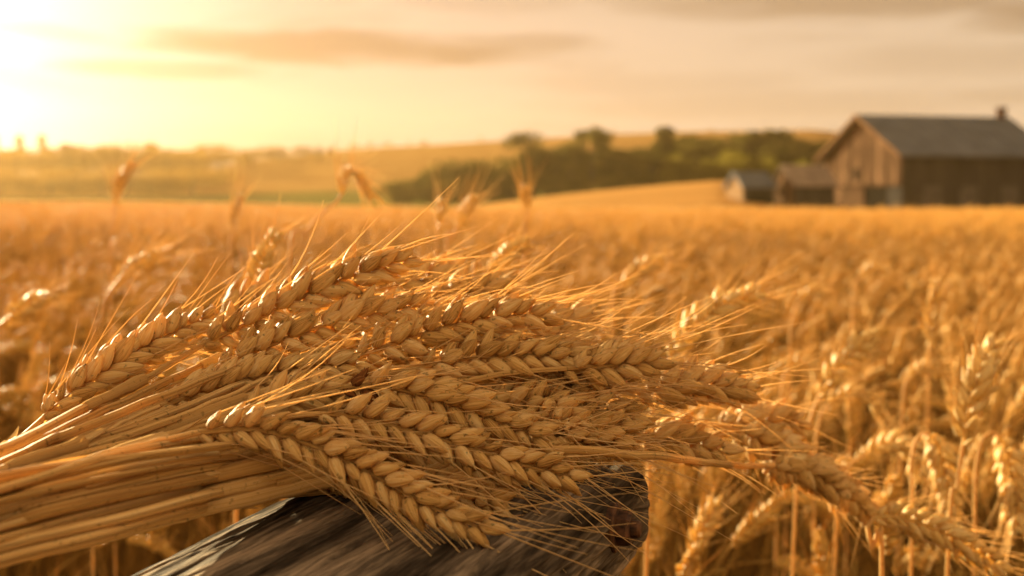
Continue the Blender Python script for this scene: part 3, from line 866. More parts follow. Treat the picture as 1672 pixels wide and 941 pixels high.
def hero_stand(pts, nstem, label, seed, k=1.0, awn_len=0.05, group='standing wheat near the bundle', tone=.55, r=0.0017):
    """a standing stalk led through given places; the stem then drops to the ground"""
    rs = np.random.default_rng(seed)
    P = [at(*p) for p in pts]
    b = P[0]; g0 = float(height(np.array([b[0]]), np.array([b[1]]))[0])
    dirn = P[0] - P[1]
    foot = np.array([b[0] + np.clip(dirn[0] * 0.8, -.1, .1), b[1] + 0.02, g0])
    full = spline(np.array([foot, foot * 0.45 + b * 0.55 + np.array([dirn[0] * .3, 0, 0])] + P), 160)
    e0 = P[nstem]; i0 = int(np.argmin(np.linalg.norm(full - e0, axis=1)))
    earC = spline(full[i0:][::max(1, (160 - i0) // 10)].tolist() + [full[-1]], 24)
    root = empty('wheat_plant', foot); tag(root, label, 'wheat plant', group)
    sm = MB(); tube(sm, full[:i0 + 1], r * 1.15, r * 0.8, seg=8, rnd=.6, knots=[(.4, .3)])
    sm.build('stem', M['stem'], root, foot)
    toc = nrm(CAM - earC[10])
    rach, spk, beard = ear_geo(earC, toc, rs, 'mid', awn_len=awn_len, awn_p=.8, tone=tone, klen=.0122 * k, kwid=.0054 * k, spacing=.0084 * k, awn_r=.00034, spread=.5)
    for m in spk: merge(rach, m)
    rach.build('ear', M['near_ear'] if pts[nstem][2] < 2.5 else M['field_ear'], root, foot); beard.build('beard', M['awn'], root, foot)
    return root


hero_stand([(1060, 760, 1.02), (1082, 625, 1.02), (1092, 588, 1.02), (1120, 547, 1.02), (1172, 504, 1.03), (1240, 477, 1.05)], 2,
           'tall wheat ear leaning right just beyond the end of the bundle', 31, k=1.2, tone=.75)
hero_stand([(1300, 800, 1.22), (1322, 690, 1.22), (1336, 652, 1.22), (1375, 594, 1.23), (1432, 545, 1.25)], 2,
           'bright wheat ear leaning right above a rounded nodding one', 32, k=1.35, tone=.75)
hero_stand([(1548, 900, .98), (1562, 800, .98), (1572, 728, .98), (1588, 645, .98), (1608, 590, .99), (1632, 556, 1.0)], 2,
           'upright ear with sparkling grains close to the right border', 33, k=1.3, tone=.8)
hero_stand([(1365, 860, 1.25), (1378, 775, 1.25), (1412, 742, 1.25), (1455, 722, 1.26), (1490, 738, 1.27), (1502, 790, 1.28)], 2,
           'nodding ear arched like a hook, low on the right', 34, k=1.25, tone=.75)
hero_stand([(1488, 880, 1.1), (1486, 780, 1.1), (1494, 722, 1.1), (1515, 706, 1.1), (1535, 740, 1.11), (1548, 800, 1.12), (1556, 860, 1.12)], 3,
           'hanging ear on a sharply bent stem under the sparkling upright one', 35, k=1.25, tone=.75)
hero_stand([(1590, 900, 1.12), (1592, 780, 1.12), (1606, 715, 1.12), (1632, 712, 1.12), (1652, 770, 1.13), (1660, 840, 1.14), (1658, 880, 1.14)], 3,
           'hanging ear cut by the right border', 36, k=1.25, tone=.75)
hero_stand([(1125, 960, 1.15), (1130, 915, 1.15), (1138, 880, 1.15), (1162, 838, 1.16), (1170, 815, 1.17)], 1,
           'small ear low beside the plank end', 37)
hero_stand([(1440, 960, .85), (1425, 900, .85), (1420, 850, .85), (1480, 848, .86), (1560, 880, .87), (1640, 930, .88)], 2,
           'big blurred ear lying over at the lower right corner', 38, awn_len=.04)
hero_stand([(180, 470, 1.75), (184, 385, 1.75), (188, 335, 1.75), (196, 298, 1.75), (220, 265, 1.77)], 2,
           'tall thin ear rising alone against the far wood', 39, k=.72)
hero_stand([(150, 620, 1.35), (165, 520, 1.35), (180, 475, 1.35), (222, 432, 1.36), (285, 405, 1.38)], 2,
           'bent ear left of the bundle, catching the light along its back', 40, k=.72)
hero_stand([(470, 460, 1.5), (500, 380, 1.5), (530, 345, 1.5), (556, 322, 1.5), (562, 285, 1.5), (580, 280, 1.51), (592, 300, 1.52), (606, 325, 1.53)], 3,
           'drooping tasselled head on a curved stem above the bundle', 41, k=.6)
hero_stand([(376, 450, 1.9), (380, 385, 1.9), (384, 350, 1.9), (394, 318, 1.9)], 1, 'short upright ear standing above the field between two taller ones', 42, k=.72)
hero_stand([(712, 450, 1.6), (715, 400, 1.6), (716, 370, 1.6), (722, 325, 1.62)], 2, 'dark upright ear above the bundle, twin of a slanting one', 43, k=.72)
hero_stand([(730, 440, 1.6), (738, 395, 1.6), (748, 368, 1.6), (775, 318, 1.62)], 2, 'slanting ear beside the dark upright one', 44, k=.72)
hero_stand([(856, 420, 1.7), (858, 380, 1.7), (860, 350, 1.7), (856, 302, 1.7)], 2, 'upright ear whose tip stands before the dark trees', 45, k=.72)
hero_stand([(770, 520, 1.1), (790, 450, 1.1), (800, 440, 1.1), (830, 412, 1.12), (862, 396, 1.15)], 2, 'thin dark ear rising from behind the heap', 46, k=.8)
hero_stand([(-60, 640, 1.4), (-20, 560, 1.4), (0, 530, 1.4), (40, 500, 1.42), (85, 482, 1.45)], 2, 'blurred ear leaning in at the left border', 47)
hero_stand([(385, 560, .95), (400, 500, .95), (412, 462, .95), (436, 405, .97), (455, 380, .98)], 1, 'slim bright ear rising behind the upper left of the heap', 48, k=.75, awn_len=.035)
hero_stand([(1000, 540, 1.5), (1008, 480, 1.5), (1014, 468, 1.5), (1045, 440, 1.52), (1085, 424, 1.55)], 2, 'pale curved ear in the field above the awn tips', 49)
hero_stand([(1270, 760, 1.7), (1276, 640, 1.7), (1284, 605, 1.7), (1302, 590, 1.7), (1328, 600, 1.7), (1344, 640, 1.7)], 2, 'small hooked ear beneath the bright leaning one', 50)
hero_stand([(1470, 760, 1.7), (1474, 650, 1.7), (1485, 615, 1.7), (1512, 598, 1.7), (1540, 608, 1.7), (1556, 640, 1.7)], 2, 'rounded hooked ear left of the sparkling upright one', 51)
hero_stand([(1330, 800, 1.45), (1335, 700, 1.45), (1350, 662, 1.45), (1385, 640, 1.45), (1418, 648, 1.45), (1438, 675, 1.45)], 2, 'arched ear right behind the foot of the bright leaning one', 52)
hero_stand([(1288, 620, 2.0), (1292, 530, 2.0), (1304, 490, 2.0), (1330, 474, 2.0), (1356, 486, 2.0)], 2, 'softly curved ear in the middle of the field', 53)
hero_stand([(1390, 560, 2.1), (1394, 480, 2.1), (1402, 452, 2.1), (1428, 436, 2.1), (1450, 446, 2.1)], 2, 'far curved ear below the barn door', 54)
hero_stand([(1515, 640, 1.8), (1518, 560, 1.8), (1520, 520, 1.8), (1530, 455, 1.8)], 1, 'straight upright ear below the barn wall', 55)


# points of the field
def scatter():
    pts = []
    def zone(r0, r1, dens, amax, kind, odds=None):
        n = int(dens * amax * (r1 * r1 - r0 * r0))
        r = np.sqrt(rng.uniform(r0 * r0, r1 * r1, n)); a = rng.uniform(-amax, amax, n)
        if odds is not None:
            k = rng.random(n) < odds(r); r, a, n = r[k], a[k], int(k.sum())
        x, y = np.sin(a) * r, np.cos(a) * r
        pts.append(np.stack([x, y, np.full(n, kind)], 1))
    zone(1.25, 2.6, 135, 0.62, 0)
    zone(2.6, 6, 150, 0.52, 0)
    zone(6, 26, 75, 0.48, 0, lambda r: 1 - sst(8, 26, r))
    zone(6, 34, 22, 0.46, 1, lambda r: sst(6, 27, r))
    zone(34, 112, 4.0, 0.46, 1)
    P = np.vstack(pts)
    # behind / beside the camera: a thin margin of the same field
    n = 9000; r = np.sqrt(rng.uniform(0.85 ** 2, 5.5 ** 2, n)); a = rng.uniform(0.66, 2 * math.pi - 0.66, n)
    P = np.vstack([P, np.stack([np.sin(a) * r, np.cos(a) * r, np.zeros(n)], 1)])
    # keep clear: the bundle, the plank, the barnyard
    keep = ~((P[:, 1] < 1.30) & (P[:, 1] > -0.2) & (np.abs(P[:, 0]) < 0.62))
    keep &= ~((P[:, 1] <= -0.2) & (P[:, 1] > -1.0) & (P[:, 0] > -0.75) & (P[:, 0] < 0.3))
    px = P[:, 0] / np.maximum(P[:, 1], .1) * FPX + 836
    r = np.hypot(P[:, 0], P[:, 1])
    keep &= ~((r > 100) & (px > 1120))
    return P[keep]


P = scatter()
NP = len(P)
zz = height(P[:, 0], P[:, 1])
ang = rng.normal(0.1, 0.9, NP)                        # most heads nod to the right
scl = np.clip(rng.normal(1.02, 0.045, NP), .86, 1.11)
tx, ty = rng.normal(0, .07, NP), rng.normal(0.03, .07, NP)
kind = P[:, 2].astype(int)
var = np.where(kind == 0, rng.integers(0, len(VARS), NP), len(VARS) + rng.integers(0, 3, NP))
# the 270 nearest in front of the camera are plants of their own
infront = (kind == 0) & (P[:, 1] > 0.9) & (np.abs(P[:, 0]) < 0.40 * P[:, 1] + 0.15)
cand = np.where(infront)[0]
order = cand[np.argsort(np.hypot(P[cand, 0], P[cand, 1]))][:270]
single = np.zeros(NP, bool); single[order] = True
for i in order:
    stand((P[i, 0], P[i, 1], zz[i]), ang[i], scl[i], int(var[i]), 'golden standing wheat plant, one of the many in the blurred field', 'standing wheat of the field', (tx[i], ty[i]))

# clumps for the distance (each a dozen plants), used only by the field object
protos = []
for i in range(len(VARS)):
    me = VARS[i]
    mb_objs = []
    import bmesh
    bm = bmesh.new()
    for m_ in me: bm.from_mesh(m_)
    j = bpy.data.meshes.new('field_plant'); 
    # material slots: stem, ear, beard
    counts = [len(m_.polygons) for m_ in me]
    bm.faces.ensure_lookup_table(); k = 0
    for mi, c in enumerate(counts):
        for f in range(k, k + c): bm.faces[f].material_index = mi
        k += c
    bm.to_mesh(j); bm.free()
    j.materials.append(M['field_stem']); j.materials.append(M['shaded_ear']); j.materials.append(M['shaded_awn'])
    protos.append(bpy.data.objects.new('field_plant', j))
for c in range(3):
    rs = np.random.default_rng(70 + c); S, E = MB(), MB()
    for q in range(14):
        st, ea, be = field_stalk(2000 + 20 * c + q, total=rs.uniform(.86, 1.04), end=rs.uniform(.3, 2.5), detail='lo', leaves=1, awn_len=.05, awn_r=.0005)
        a = rs.normal(0.1, .9); ca, sa = math.cos(a), math.sin(a); Rz = np.array([[ca, -sa, 0], [sa, ca, 0], [0, 0, 1]])
        off = np.array([rs.uniform(-.25, .25), rs.uniform(-.25, .25), 0])
        for src, dst in ((st, S), (ea, E), (be, E)):
            src.v = [v @ Rz.T + off for v in src.v]; merge(dst, src)
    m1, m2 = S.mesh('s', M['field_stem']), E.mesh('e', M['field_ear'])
    bm = bmesh.new(); bm.from_mesh(m1); n1 = len(m1.polygons); bm.from_mesh(m2)
    for f in bm.faces: f.material_index = 0 if f.index < n1 else 1
    bm.faces.ensure_lookup_table()
    for k_, f in enumerate(bm.faces): f.material_index = 0 if k_ < n1 else 1
    j = bpy.data.meshes.new('field_clump'); bm.to_mesh(j); bm.free()
    j.materials.append(M['field_stem']); j.materials.append(M['field_ear'])
    protos.append(bpy.data.objects.new('field_clump', j))


def field_object():
    sel = ~single
    me = bpy.data.meshes.new('wheat_field')
    V = np.stack([P[sel, 0], P[sel, 1], zz[sel]], 1)
    me.vertices.add(len(V)); me.vertices.foreach_set('co', V.ravel())
    rot = np.stack([tx[sel], ty[sel], ang[sel]], 1)
    a = me.attributes.new('rot', 'FLOAT_VECTOR', 'POINT'); a.data.foreach_set('vector', rot.ravel())
    a = me.attributes.new('scl', 'FLOAT', 'POINT'); a.data.foreach_set('value', scl[sel])
    a = me.attributes.new('var', 'INT', 'POINT'); a.data.foreach_set('value', var[sel].astype(np.int32))
    o = bpy.data.objects.new('wheat_field', me); col.objects.link(o)
    tag(o, 'ripe golden wheat stretching from the bundle back to the barn', 'wheat field', kind='stuff')
    ng = bpy.data.node_groups.new('field_scatter', 'GeometryNodeTree')
    ng.interface.new_socket('Geometry', in_out='INPUT', socket_type='NodeSocketGeometry')
    ng.interface.new_socket('Geometry', in_out='OUTPUT', socket_type='NodeSocketGeometry')
    N, L = ng.nodes, ng.links
    gi, go = N.new('NodeGroupInput'), N.new('NodeGroupOutput')
    iop = N.new('GeometryNodeInstanceOnPoints'); iop.inputs['Pick Instance'].default_value = True
    join = N.new('GeometryNodeJoinGeometry')
    for p in reversed(protos):
        oi = N.new('GeometryNodeObjectInfo'); oi.inputs['Object'].default_value = p
        g2 = N.new('GeometryNodeGeometryToInstance'); L.new(oi.outputs['Geometry'], g2.inputs[0]); L.new(g2.outputs[0], join.inputs[0])
    def attr(name, t):
        n = N.new('GeometryNodeInputNamedAttribute'); n.data_type = t; n.inputs['Name'].default_value = name
        return n.outputs['Attribute']
    L.new(gi.outputs[0], iop.inputs['Points']); L.new(join.outputs[0], iop.inputs['Instance'])
    L.new(attr('var', 'INT'), iop.inputs['Instance Index'])
    L.new(attr('rot', 'FLOAT_VECTOR'), iop.inputs['Rotation'])
    L.new(attr('scl', 'FLOAT'), iop.inputs['Scale'])
    L.new(iop.outputs[0], go.inputs[0])
    md = o.modifiers.new('scatter', 'NODES'); md.node_group = ng


field_object()


# ------------------------------------------------------------------ the plank under the bundle
PLANK_H = 0.115
ZT = CAM_Z - PLANK_H
def build_plank():
    A = on_plane(150, 941, ZT); B = on_plane(440, 815, ZT)
    ax = nrm((B - A) * np.array([1, 1, 0]))
    nr = np.array([ax[1], -ax[0], 0])
    w = float(np.dot(on_plane(960, 800, ZT) - B, nr)) + 0.012
    th = 0.040
    # where the far end has to be
    far = on_plane(1033, 752, ZT)
    send = float(np.dot(far - B, ax))
    s = np.unique(np.concatenate([np.linspace(-1.3, -0.35, 20), np.linspace(-0.35, send, 620)]))
    # section outline (u across, v down), starting on the top at the left
    rad = 0.010
    out = []
    top = np.linspace(rad * .6, w - rad * 1.5, 170); out += [(u, 0) for u in top]
    out += [(w - rad * 1.5 + rad * 1.5 * math.sin(a), -rad * 1.5 * (1 - math.cos(a))) for a in np.linspace(0, math.pi / 2, 22)[1:]]
    out += [(w, -v) for v in np.linspace(rad * 1.5, th - rad, 40)[1:]]
    out += [(w - rad + rad * math.cos(a), -th + rad - rad * math.sin(a)) for a in np.linspace(0, math.pi / 2, 9)[1:]]
    out += [(u, -th) for u in np.linspace(w - rad, rad, 14)[1:]]
    out += [(rad * (1 - math.sin(a)), -th + rad * (1 - math.cos(a))) for a in np.linspace(0, math.pi / 2, 6)[1:]]
    out += [(0, -v) for v in np.linspace(th - rad, rad * .6, 10)[1:]]
    out += [(rad * .6 * (1 - math.cos(a)), -rad * .6 * (1 - math.sin(a))) for a in np.linspace(0, math.pi / 2, 8)[1:-1]]
    O = np.array(out); n = len(O)
    dO = np.roll(O, -1, 0) - np.roll(O, 1, 0); NO = np.stack([-dO[:, 1], dO[:, 0]], 1); NO /= np.linalg.norm(NO, axis=1, keepdims=True)
    per = np.concatenate([[0], np.cumsum(np.linalg.norm(np.diff(O, axis=0), axis=1))])
    S, U = np.meshgrid(s, per, indexing='ij')
    relief = 0.0022 * (fbm(U * 190 + 9, S * 7 + 40, 3) - .5) + 0.0026 * (fbm(U * 520, S * 26 + 10, 3) - .5) + 0.0010 * (fbm(U * 45 + 3, S * 20, 3) - .5)
    cr = np.abs(fbm(U * 110 + 33, S * 3.5 + 80, 3) - .5); relief -= 0.0042 * np.exp(-(cr / 0.012) ** 2)      # drying cracks along the grain
    fade = np.clip((send - S) / 0.02, 0, 1)
    chew = 1 - 0.004 * (1 - np.clip((send - S) / 0.012, 0, 1)) ** 2 * 6
    relief = relief * (0.25 + 0.75 * fade)
    V = B + ax * S[..., None] + nr * (O[:, 0] + NO[:, 0] * relief)[..., None] + np.array([0, 0, 1]) * (O[:, 1] + NO[:, 1] * relief)[..., None]
    # hewn chamfer along the left edge, wider towards the camera
    ch_ = np.clip(0.009 + 0.22 * -S, 0.009, 0.06); on_top = (O[:, 1] > -th * .5)[None, :]
    drop = np.where(on_top, np.maximum(ch_ - O[:, 0][None, :], 0) * 0.42, 0.0)
    V[..., 2] -= drop
    V = V - nr * (drop / 0.42 * 0.55)[..., None]
    cen = B + ax * S[..., None] + nr * w / 2 + np.array([0, 0, -th / 2])
    V = cen + (V - cen) * chew[..., None]
    mb = MB()
    uv = np.stack([U, S], -1).reshape(-1, 2)
    mb.add(V.reshape(-1, 3), grid_faces(len(s), n), uv, .5)
    for row, fl in ((V[-1], False), (V[0], True)):
        c = row.mean(0); ring = np.vstack([row, [c]])
        F = np.array([(j, (j + 1) % n, n) for j in range(n)])
        mb.add(ring, F if not fl else F[:, ::-1], np.stack([np.append(per, 0.1), np.linspace(0, 3, n + 1)], 1), .5)
    org = B + ax * (-0.2) + nr * w / 2 + np.array([0, 0, -th])
    root = empty('fence_rail', org)
    tag(root, 'dark weathered timber rail with a rusty bolt, under the wheat bundle', 'fence rail')
    mb.build('rail', M['timber'], root, org)
    # bolt on the right-hand face
    for t_ in (0,):
        face_pt = None
        for sv in np.linspace(send - 0.09, send - 0.004, 200):       # the place on the side face that shows at (1010, 862)
            for vv in np.linspace(0.010, th - 0.008, 60):
                q = B + ax * sv + nr * w - np.array([0, 0, vv])
                d = q - CAM; f = d[1] * CP - d[2] * SP; pxx = 836 + FPX * d[0] / f; pyy = 470.5 - FPX * (d[1] * SP + d[2] * CP) / f
                e = (pxx - 1004) ** 2 + (pyy - 862) ** 2
                if face_pt is None or e < face_pt[0]: face_pt = (e, q)
        c = face_pt[1]
        bm_ = MB(); up = np.array([0, 0, 1.0])
        def disc(m, c0, c1, r, k, ph=0.0, cham=0.0):
            th_ = np.linspace(0, 2 * np.pi, k, endpoint=False) + ph
            ring = lambda cc, rr: cc + rr * (np.cos(th_)[:, None] * ax + np.sin(th_)[:, None] * up)
            Vv = np.vstack([ring(c0, r), ring(c0 + (c1 - c0) * .75, r), ring(c1, r * (1 - cham)), [c1]])
            for i in range(2):
                for j in range(k):
                    q = [i * k + j, i * k + (j + 1) % k, (i + 1) * k + (j + 1) % k, (i + 1) * k + j]
                    m.add(Vv[q], np.array([[0, 1, 2, 3]]), None, .5)
            for j in range(k): m.add(Vv[[2 * k + j, 2 * k + (j + 1) % k, 3 * k]], np.array([[0, 1, 2]]), None, .5)
        disc(bm_, c - nr * .002, c + nr * .0014, .0100, 24, 0, .06)
        disc(bm_, c + nr * .0012, c + nr * .0068, .0068, 6, .3, .10)
        disc(bm_, c + nr * .0066, c + nr * .0105, .0036, 14, 0, .25)
        bm_.build('bolt', M['rust'], root, org, smooth=False)
    # the post it is fixed to, straight below
    pm = MB(); hh = org[2] - 0.0
    pc = B + ax * (-0.28) + nr * w / 2
    rot = np.stack([nr, ax, up], 1)
    k = 12
    for i in range(k):
        z0, z1 = hh * i / k, hh * (i + 1) / k
        box(pm, [pc[0], pc[1], (z0 + z1) / 2 - .002], (.088, .10, z1 - z0), rot)
    pm.build('post', M['timber'], root, org, smooth=False)


build_plank()


# ------------------------------------------------------------------ barn and sheds
BD = 146.0
def barn_group():
    corner = at(1472, HORIZON, BD); corner[2] = 0
    va = math.atan2(corner[0], corner[1])
    rt = np.array([math.cos(va), -math.sin(va), 0]); fw = np.array([math.sin(va), math.cos(va), 0])
    ph = R(60)
    gu = -rt * math.cos(ph) + fw * math.sin(ph)       # along the gable, away to the left
    lv = rt * math.sin(ph) + fw * math.cos(ph)        # along the long wall, away to the right
    mpp = BD / FPX
    zg = -0.5
    up = np.array([0, 0, 1.0])

    def building(name, org, W, Ln, eave, ridge, over, mats, label, cat, extra=None, roof_th=.22, frontgable=None):
        root = empty(name, org); tag(root, label, cat)
        P3 = lambda a, b, z: org + gu * a + lv * b + up * z
        def slab(mb, pts, nrm_, t):
            pts = [np.asarray(p) for p in pts]; n = len(pts); q = [p - nrm_ * t for p in pts]
            mb.add(pts, np.array([list(range(n))])) if n == 4 else mb.add(pts, np.array([[0, 1, 2]]))
            mb.add(q, np.array([list(range(n))[::-1]])) if n == 4 else mb.add(q, np.array([[2, 1, 0]]))
            for j in range(n):
                k = (j + 1) % n; mb.add([pts[j], q[j], q[k], pts[k]], np.array([[0, 1, 2, 3]]))
        return root, P3, slab

    def uvwall(mb, pts, us):
        mb.add(pts, np.array([list(range(len(pts)))]), us)

    def boards(mb, p0, d, length, z0, z1f, width, out, t=.035, rs=None):
        """upright boards side by side; z1f(s) gives the top"""
        n = max(1, int(length / width))
        for i in range(n):
            a, b = length * i / n + .012, length * (i + 1) / n - .012
            za, zb = z1f(a), z1f(b); e = rs.uniform(0, .02)
            f0 = [p0 + d * a + up * z0, p0 + d * b + up * z0, p0 + d * b + up * zb, p0 + d * a + up * za]
            o_ = out * (t + e)
            g = [q + o_ for q in f0]
            r_ = rs.uniform(0, 20)
            u = [(r_ + 0, z0), (r_ + width, z0), (r_ + width, zb), (r_ + 0, za)]
            mb.add(g, np.array([[0, 1, 2, 3]]), u, .5)
            for x_, y_ in ((0, 1), (1, 2), (2, 3), (3, 0)):
                mb.add([g[x_], f0[x_], f0[y_], g[y_]], np.array([[0, 1, 2, 3]]), [u[x_], u[x_], u[y_], u[y_]], .5)

    rs = np.random.default_rng(5)
    # ---- the barn
    W = 137 * mpp / math.cos(ph); Ln = 240 * mpp / math.sin(ph)
    eave, ridge = 6.55, 10.75
    org = corner.copy(); org[2] = zg
    root = empty('barn', org)
    tag(root, 'large weathered timber barn with a grey roof behind the wheat field', 'barn')
    Q = lambda a, b, z: org + gu * a + lv * b + up * z
    gtop = lambda s: eave + (ridge - eave) * (1 - abs(s - W / 2) / (W / 2))
    # gable wall: upper boarded gable, lower wall set back, doorway
    zs = 3.4
    d0, d1 = W * .19, W * .48
    g1 = MB(); boards(g1, org, gu, W, zs, gtop, .55, -lv, .10, rs); g1.build('gable_wall', M['barn_board'], root, org, smooth=False)
    g2 = MB(); boards(g2, Q(d1, .25, 0), gu, W - d1, 0, lambda s: zs + .1, .5, -lv, .06, rs); g2.build('lower_wall', M['barn_board'], root, org, smooth=False)
    g3 = MB(); boards(g3, Q(0, .25, 0), gu, d0, 0, lambda s: zs + .1, .5, -lv, .06, rs); g3.build('lower_wall', M['barn_grey'], root, org, smooth=False)
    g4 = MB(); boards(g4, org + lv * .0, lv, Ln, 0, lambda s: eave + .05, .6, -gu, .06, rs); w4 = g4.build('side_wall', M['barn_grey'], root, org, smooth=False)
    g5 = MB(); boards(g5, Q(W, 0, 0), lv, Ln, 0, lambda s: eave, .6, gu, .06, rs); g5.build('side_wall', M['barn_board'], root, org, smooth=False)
    g6 = MB(); boards(g6, Q(0, Ln, 0), gu, W, 0, gtop, .55, lv, .06, rs); g6.build('gable_wall', M['barn_grey'], root, org, smooth=False)
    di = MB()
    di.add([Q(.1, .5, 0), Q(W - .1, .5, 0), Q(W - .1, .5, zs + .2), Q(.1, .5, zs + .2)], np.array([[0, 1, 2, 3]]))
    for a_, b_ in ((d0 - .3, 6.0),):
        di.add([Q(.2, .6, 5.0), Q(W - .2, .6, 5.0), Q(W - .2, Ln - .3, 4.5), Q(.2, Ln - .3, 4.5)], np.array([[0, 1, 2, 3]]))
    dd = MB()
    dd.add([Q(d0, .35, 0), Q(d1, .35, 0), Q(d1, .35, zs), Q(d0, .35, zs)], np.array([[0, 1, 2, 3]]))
    dd.build('doorway', M['dark_inside'], root, org, smooth=False)  # flat near-black sheet, the shade within the doorway put in as colour
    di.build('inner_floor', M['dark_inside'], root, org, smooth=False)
    # small loft window
    lw = MB(); wp = Q(W * .55, -.14, 4.7); box(lw, wp, (.9, .06, 1.3), np.stack([gu, lv, up], 1)); lw.build('loft_hatch', M['dark_inside'], root, org, smooth=False)
    # pale shutters on the long wall
    for b in (.20, .44, .72):
        sh = MB(); box(sh, Q(-.11, Ln * b, 2.1), (.07, 2.1, 2.5), np.stack([gu, lv, up], 1)); sh.build('shutter', M['faded'], root, org, smooth=False)
    # roof: two slopes with a small overhang, standing proud of the walls
    ov, oe, t = .7, .75, .24
    sl = (ridge - eave) / (W / 2)
    for sgn in (0, 1):
        rf = MB()
        a0, a1 = (-oe, W / 2) if sgn == 0 else (W + oe, W / 2)
        z0 = eave - sl * oe + .12; z1 = ridge + .12
        nb = 30
        for i in range(nb):                                 # sheets with low ribs
            b0 = -ov + (Ln + 2 * ov) * i / nb; b1 = -ov + (Ln + 2 * ov) * (i + 1) / nb - .02
            e = .03 * (i % 2)
            top = [Q(a0, b0, z0 + t + e), Q(a0, b1, z0 + t + e), Q(a1, b1, z1 + t + e), Q(a1, b0, z1 + t + e)]
            bot = [Q(a0, b0, z0), Q(a0, b1, z0), Q(a1, b1, z1), Q(a1, b0, z1)]
            rf.add(top, np.array([[0, 1, 2, 3]])); rf.add(bot, np.array([[3, 2, 1, 0]]))
            for x_, y_ in ((0, 1), (1, 2), (2, 3), (3, 0)): rf.add([top[x_], bot[x_], bot[y_], top[y_]], np.array([[0, 1, 2, 3]]))
        ro = rf.build('roof', M['roof'], root, org, smooth=False)
        bb = MB()                                            # barge board along the gable
        p0, p1 = Q(a0, -ov - .06, z0 - .12), Q(a1, -ov - .06, z1 - .12)
        h = .42
        f = [p0, p1, p1 + up * h, p0 + up * h]; g = [q - lv * .07 for q in f]
        bb.add(f, np.array([[0, 1, 2, 3]])); bb.add(g, np.array([[3, 2, 1, 0]]))
        for x_, y_ in ((0, 1), (1, 2), (2, 3), (3, 0)): bb.add([f[x_], g[x_], g[y_], f[y_]], np.array([[0, 1, 2, 3]]))
        bb.build('barge_board', M['barn_trim'], ro, org, smooth=False)
        if sgn == 0:
            ch = MB(); box(ch, Q(W / 2, Ln - .3, ridge + .55), (.8, .8, 1.5), np.stack([gu, lv, up], 1)); box(ch, Q(W / 2, Ln - .3, ridge + 1.36), (1.0, 1.0, .16), np.stack([gu, lv, up], 1))
            ch.build('chimney', M['brick'], ro, org, smooth=False)

    # ---- sheds to the left
    def shed(name, px, gw, sw, eave_, ridge_, label, roofmat, gmat, dist, dark_front=True):
        o = at(px, HORIZON, dist); o[2] = zg; m_ = dist / FPX
        W_ = gw * m_ / math.cos(ph); L_ = sw * m_ / math.sin(ph)
        rt_ = empty(name, o); tag(rt_, label, 'shed')
        Q_ = lambda a, b, z: o + gu * a + lv * b + up * z
        gt = lambda s: eave_ + (ridge_ - eave_) * (1 - abs(s - W_ / 2) / (W_ / 2))
        a = MB(); boards(a, o, gu, W_, 0, gt, .4, -lv, .06, rs); a.build('gable_wall', gmat, rt_, o, smooth=False)
        a = MB(); boards(a, Q_(0, L_, 0), gu, W_, 0, gt, .4, lv, .06, rs); a.build('gable_wall', M['barn_grey'], rt_, o, smooth=False)
        a = MB(); boards(a, o, lv, L_, 0, lambda s: eave_, .4, -gu, .06, rs); a.build('side_wall', M['barn_grey'], rt_, o, smooth=False)
        a = MB(); boards(a, Q_(W_, 0, 0), lv, L_, 0, lambda s: eave_, .4, gu, .06, rs); a.build('side_wall', M['barn_grey'], rt_, o, smooth=False)
        if dark_front:
            a = MB(); a.add([Q_(-.12, L_ * .15, 0), Q_(-.12, L_ * .95, 0), Q_(-.12, L_ * .95, eave_ * .8), Q_(-.12, L_ * .15, eave_ * .8)], np.array([[0, 1, 2, 3]]))
            a.build('front_shade', M['dark_inside'], rt_, o, smooth=False)  # near-black sheet laid over the boards, painted as a shaded front
        s_ = (ridge_ - eave_) / (W_ / 2)
        for a0, a1 in ((-.35, W_ / 2), (W_ + .35, W_ / 2)):
            r_ = MB(); z0 = eave_ - s_ * .35 + .06; z1 = ridge_ + .06; t_ = .14
            top = [Q_(a0, -.3, z0 + t_), Q_(a0, L_ + .3, z0 + t_), Q_(a1, L_ + .3, z1 + t_), Q_(a1, -.3, z1 + t_)]
            bot = [q - up * t_ for q in top]
            r_.add(top, np.array([[0, 1, 2, 3]])); r_.add(bot, np.array([[3, 2, 1, 0]]))
            for x_, y_ in ((0, 1), (1, 2), (2, 3), (3, 0)): r_.add([top[x_], bot[x_], bot[y_], top[y_]], np.array([[0, 1, 2, 3]]))
            r_.build('roof', roofmat, rt_, o, smooth=False)
    pale = simple_mat('pale_boards', (0.22, 0.135, 0.072), (0.32, 0.20, 0.11), 1.0, .8, spec=0.0)
    shed('shed', 1214, 34, 46, 3.2, 4.5, 'small low shed with a pale end wall, farthest left of the barn', M['roof'], pale, 140)
    shed('lean_to_shed', 1297, 40, 62, 3.4, 5.2, 'reddish low shed with a tin roof leaning between the barn and the small shed', M['roof_rust'], M['barn_board'], 139, False)


barn_group()


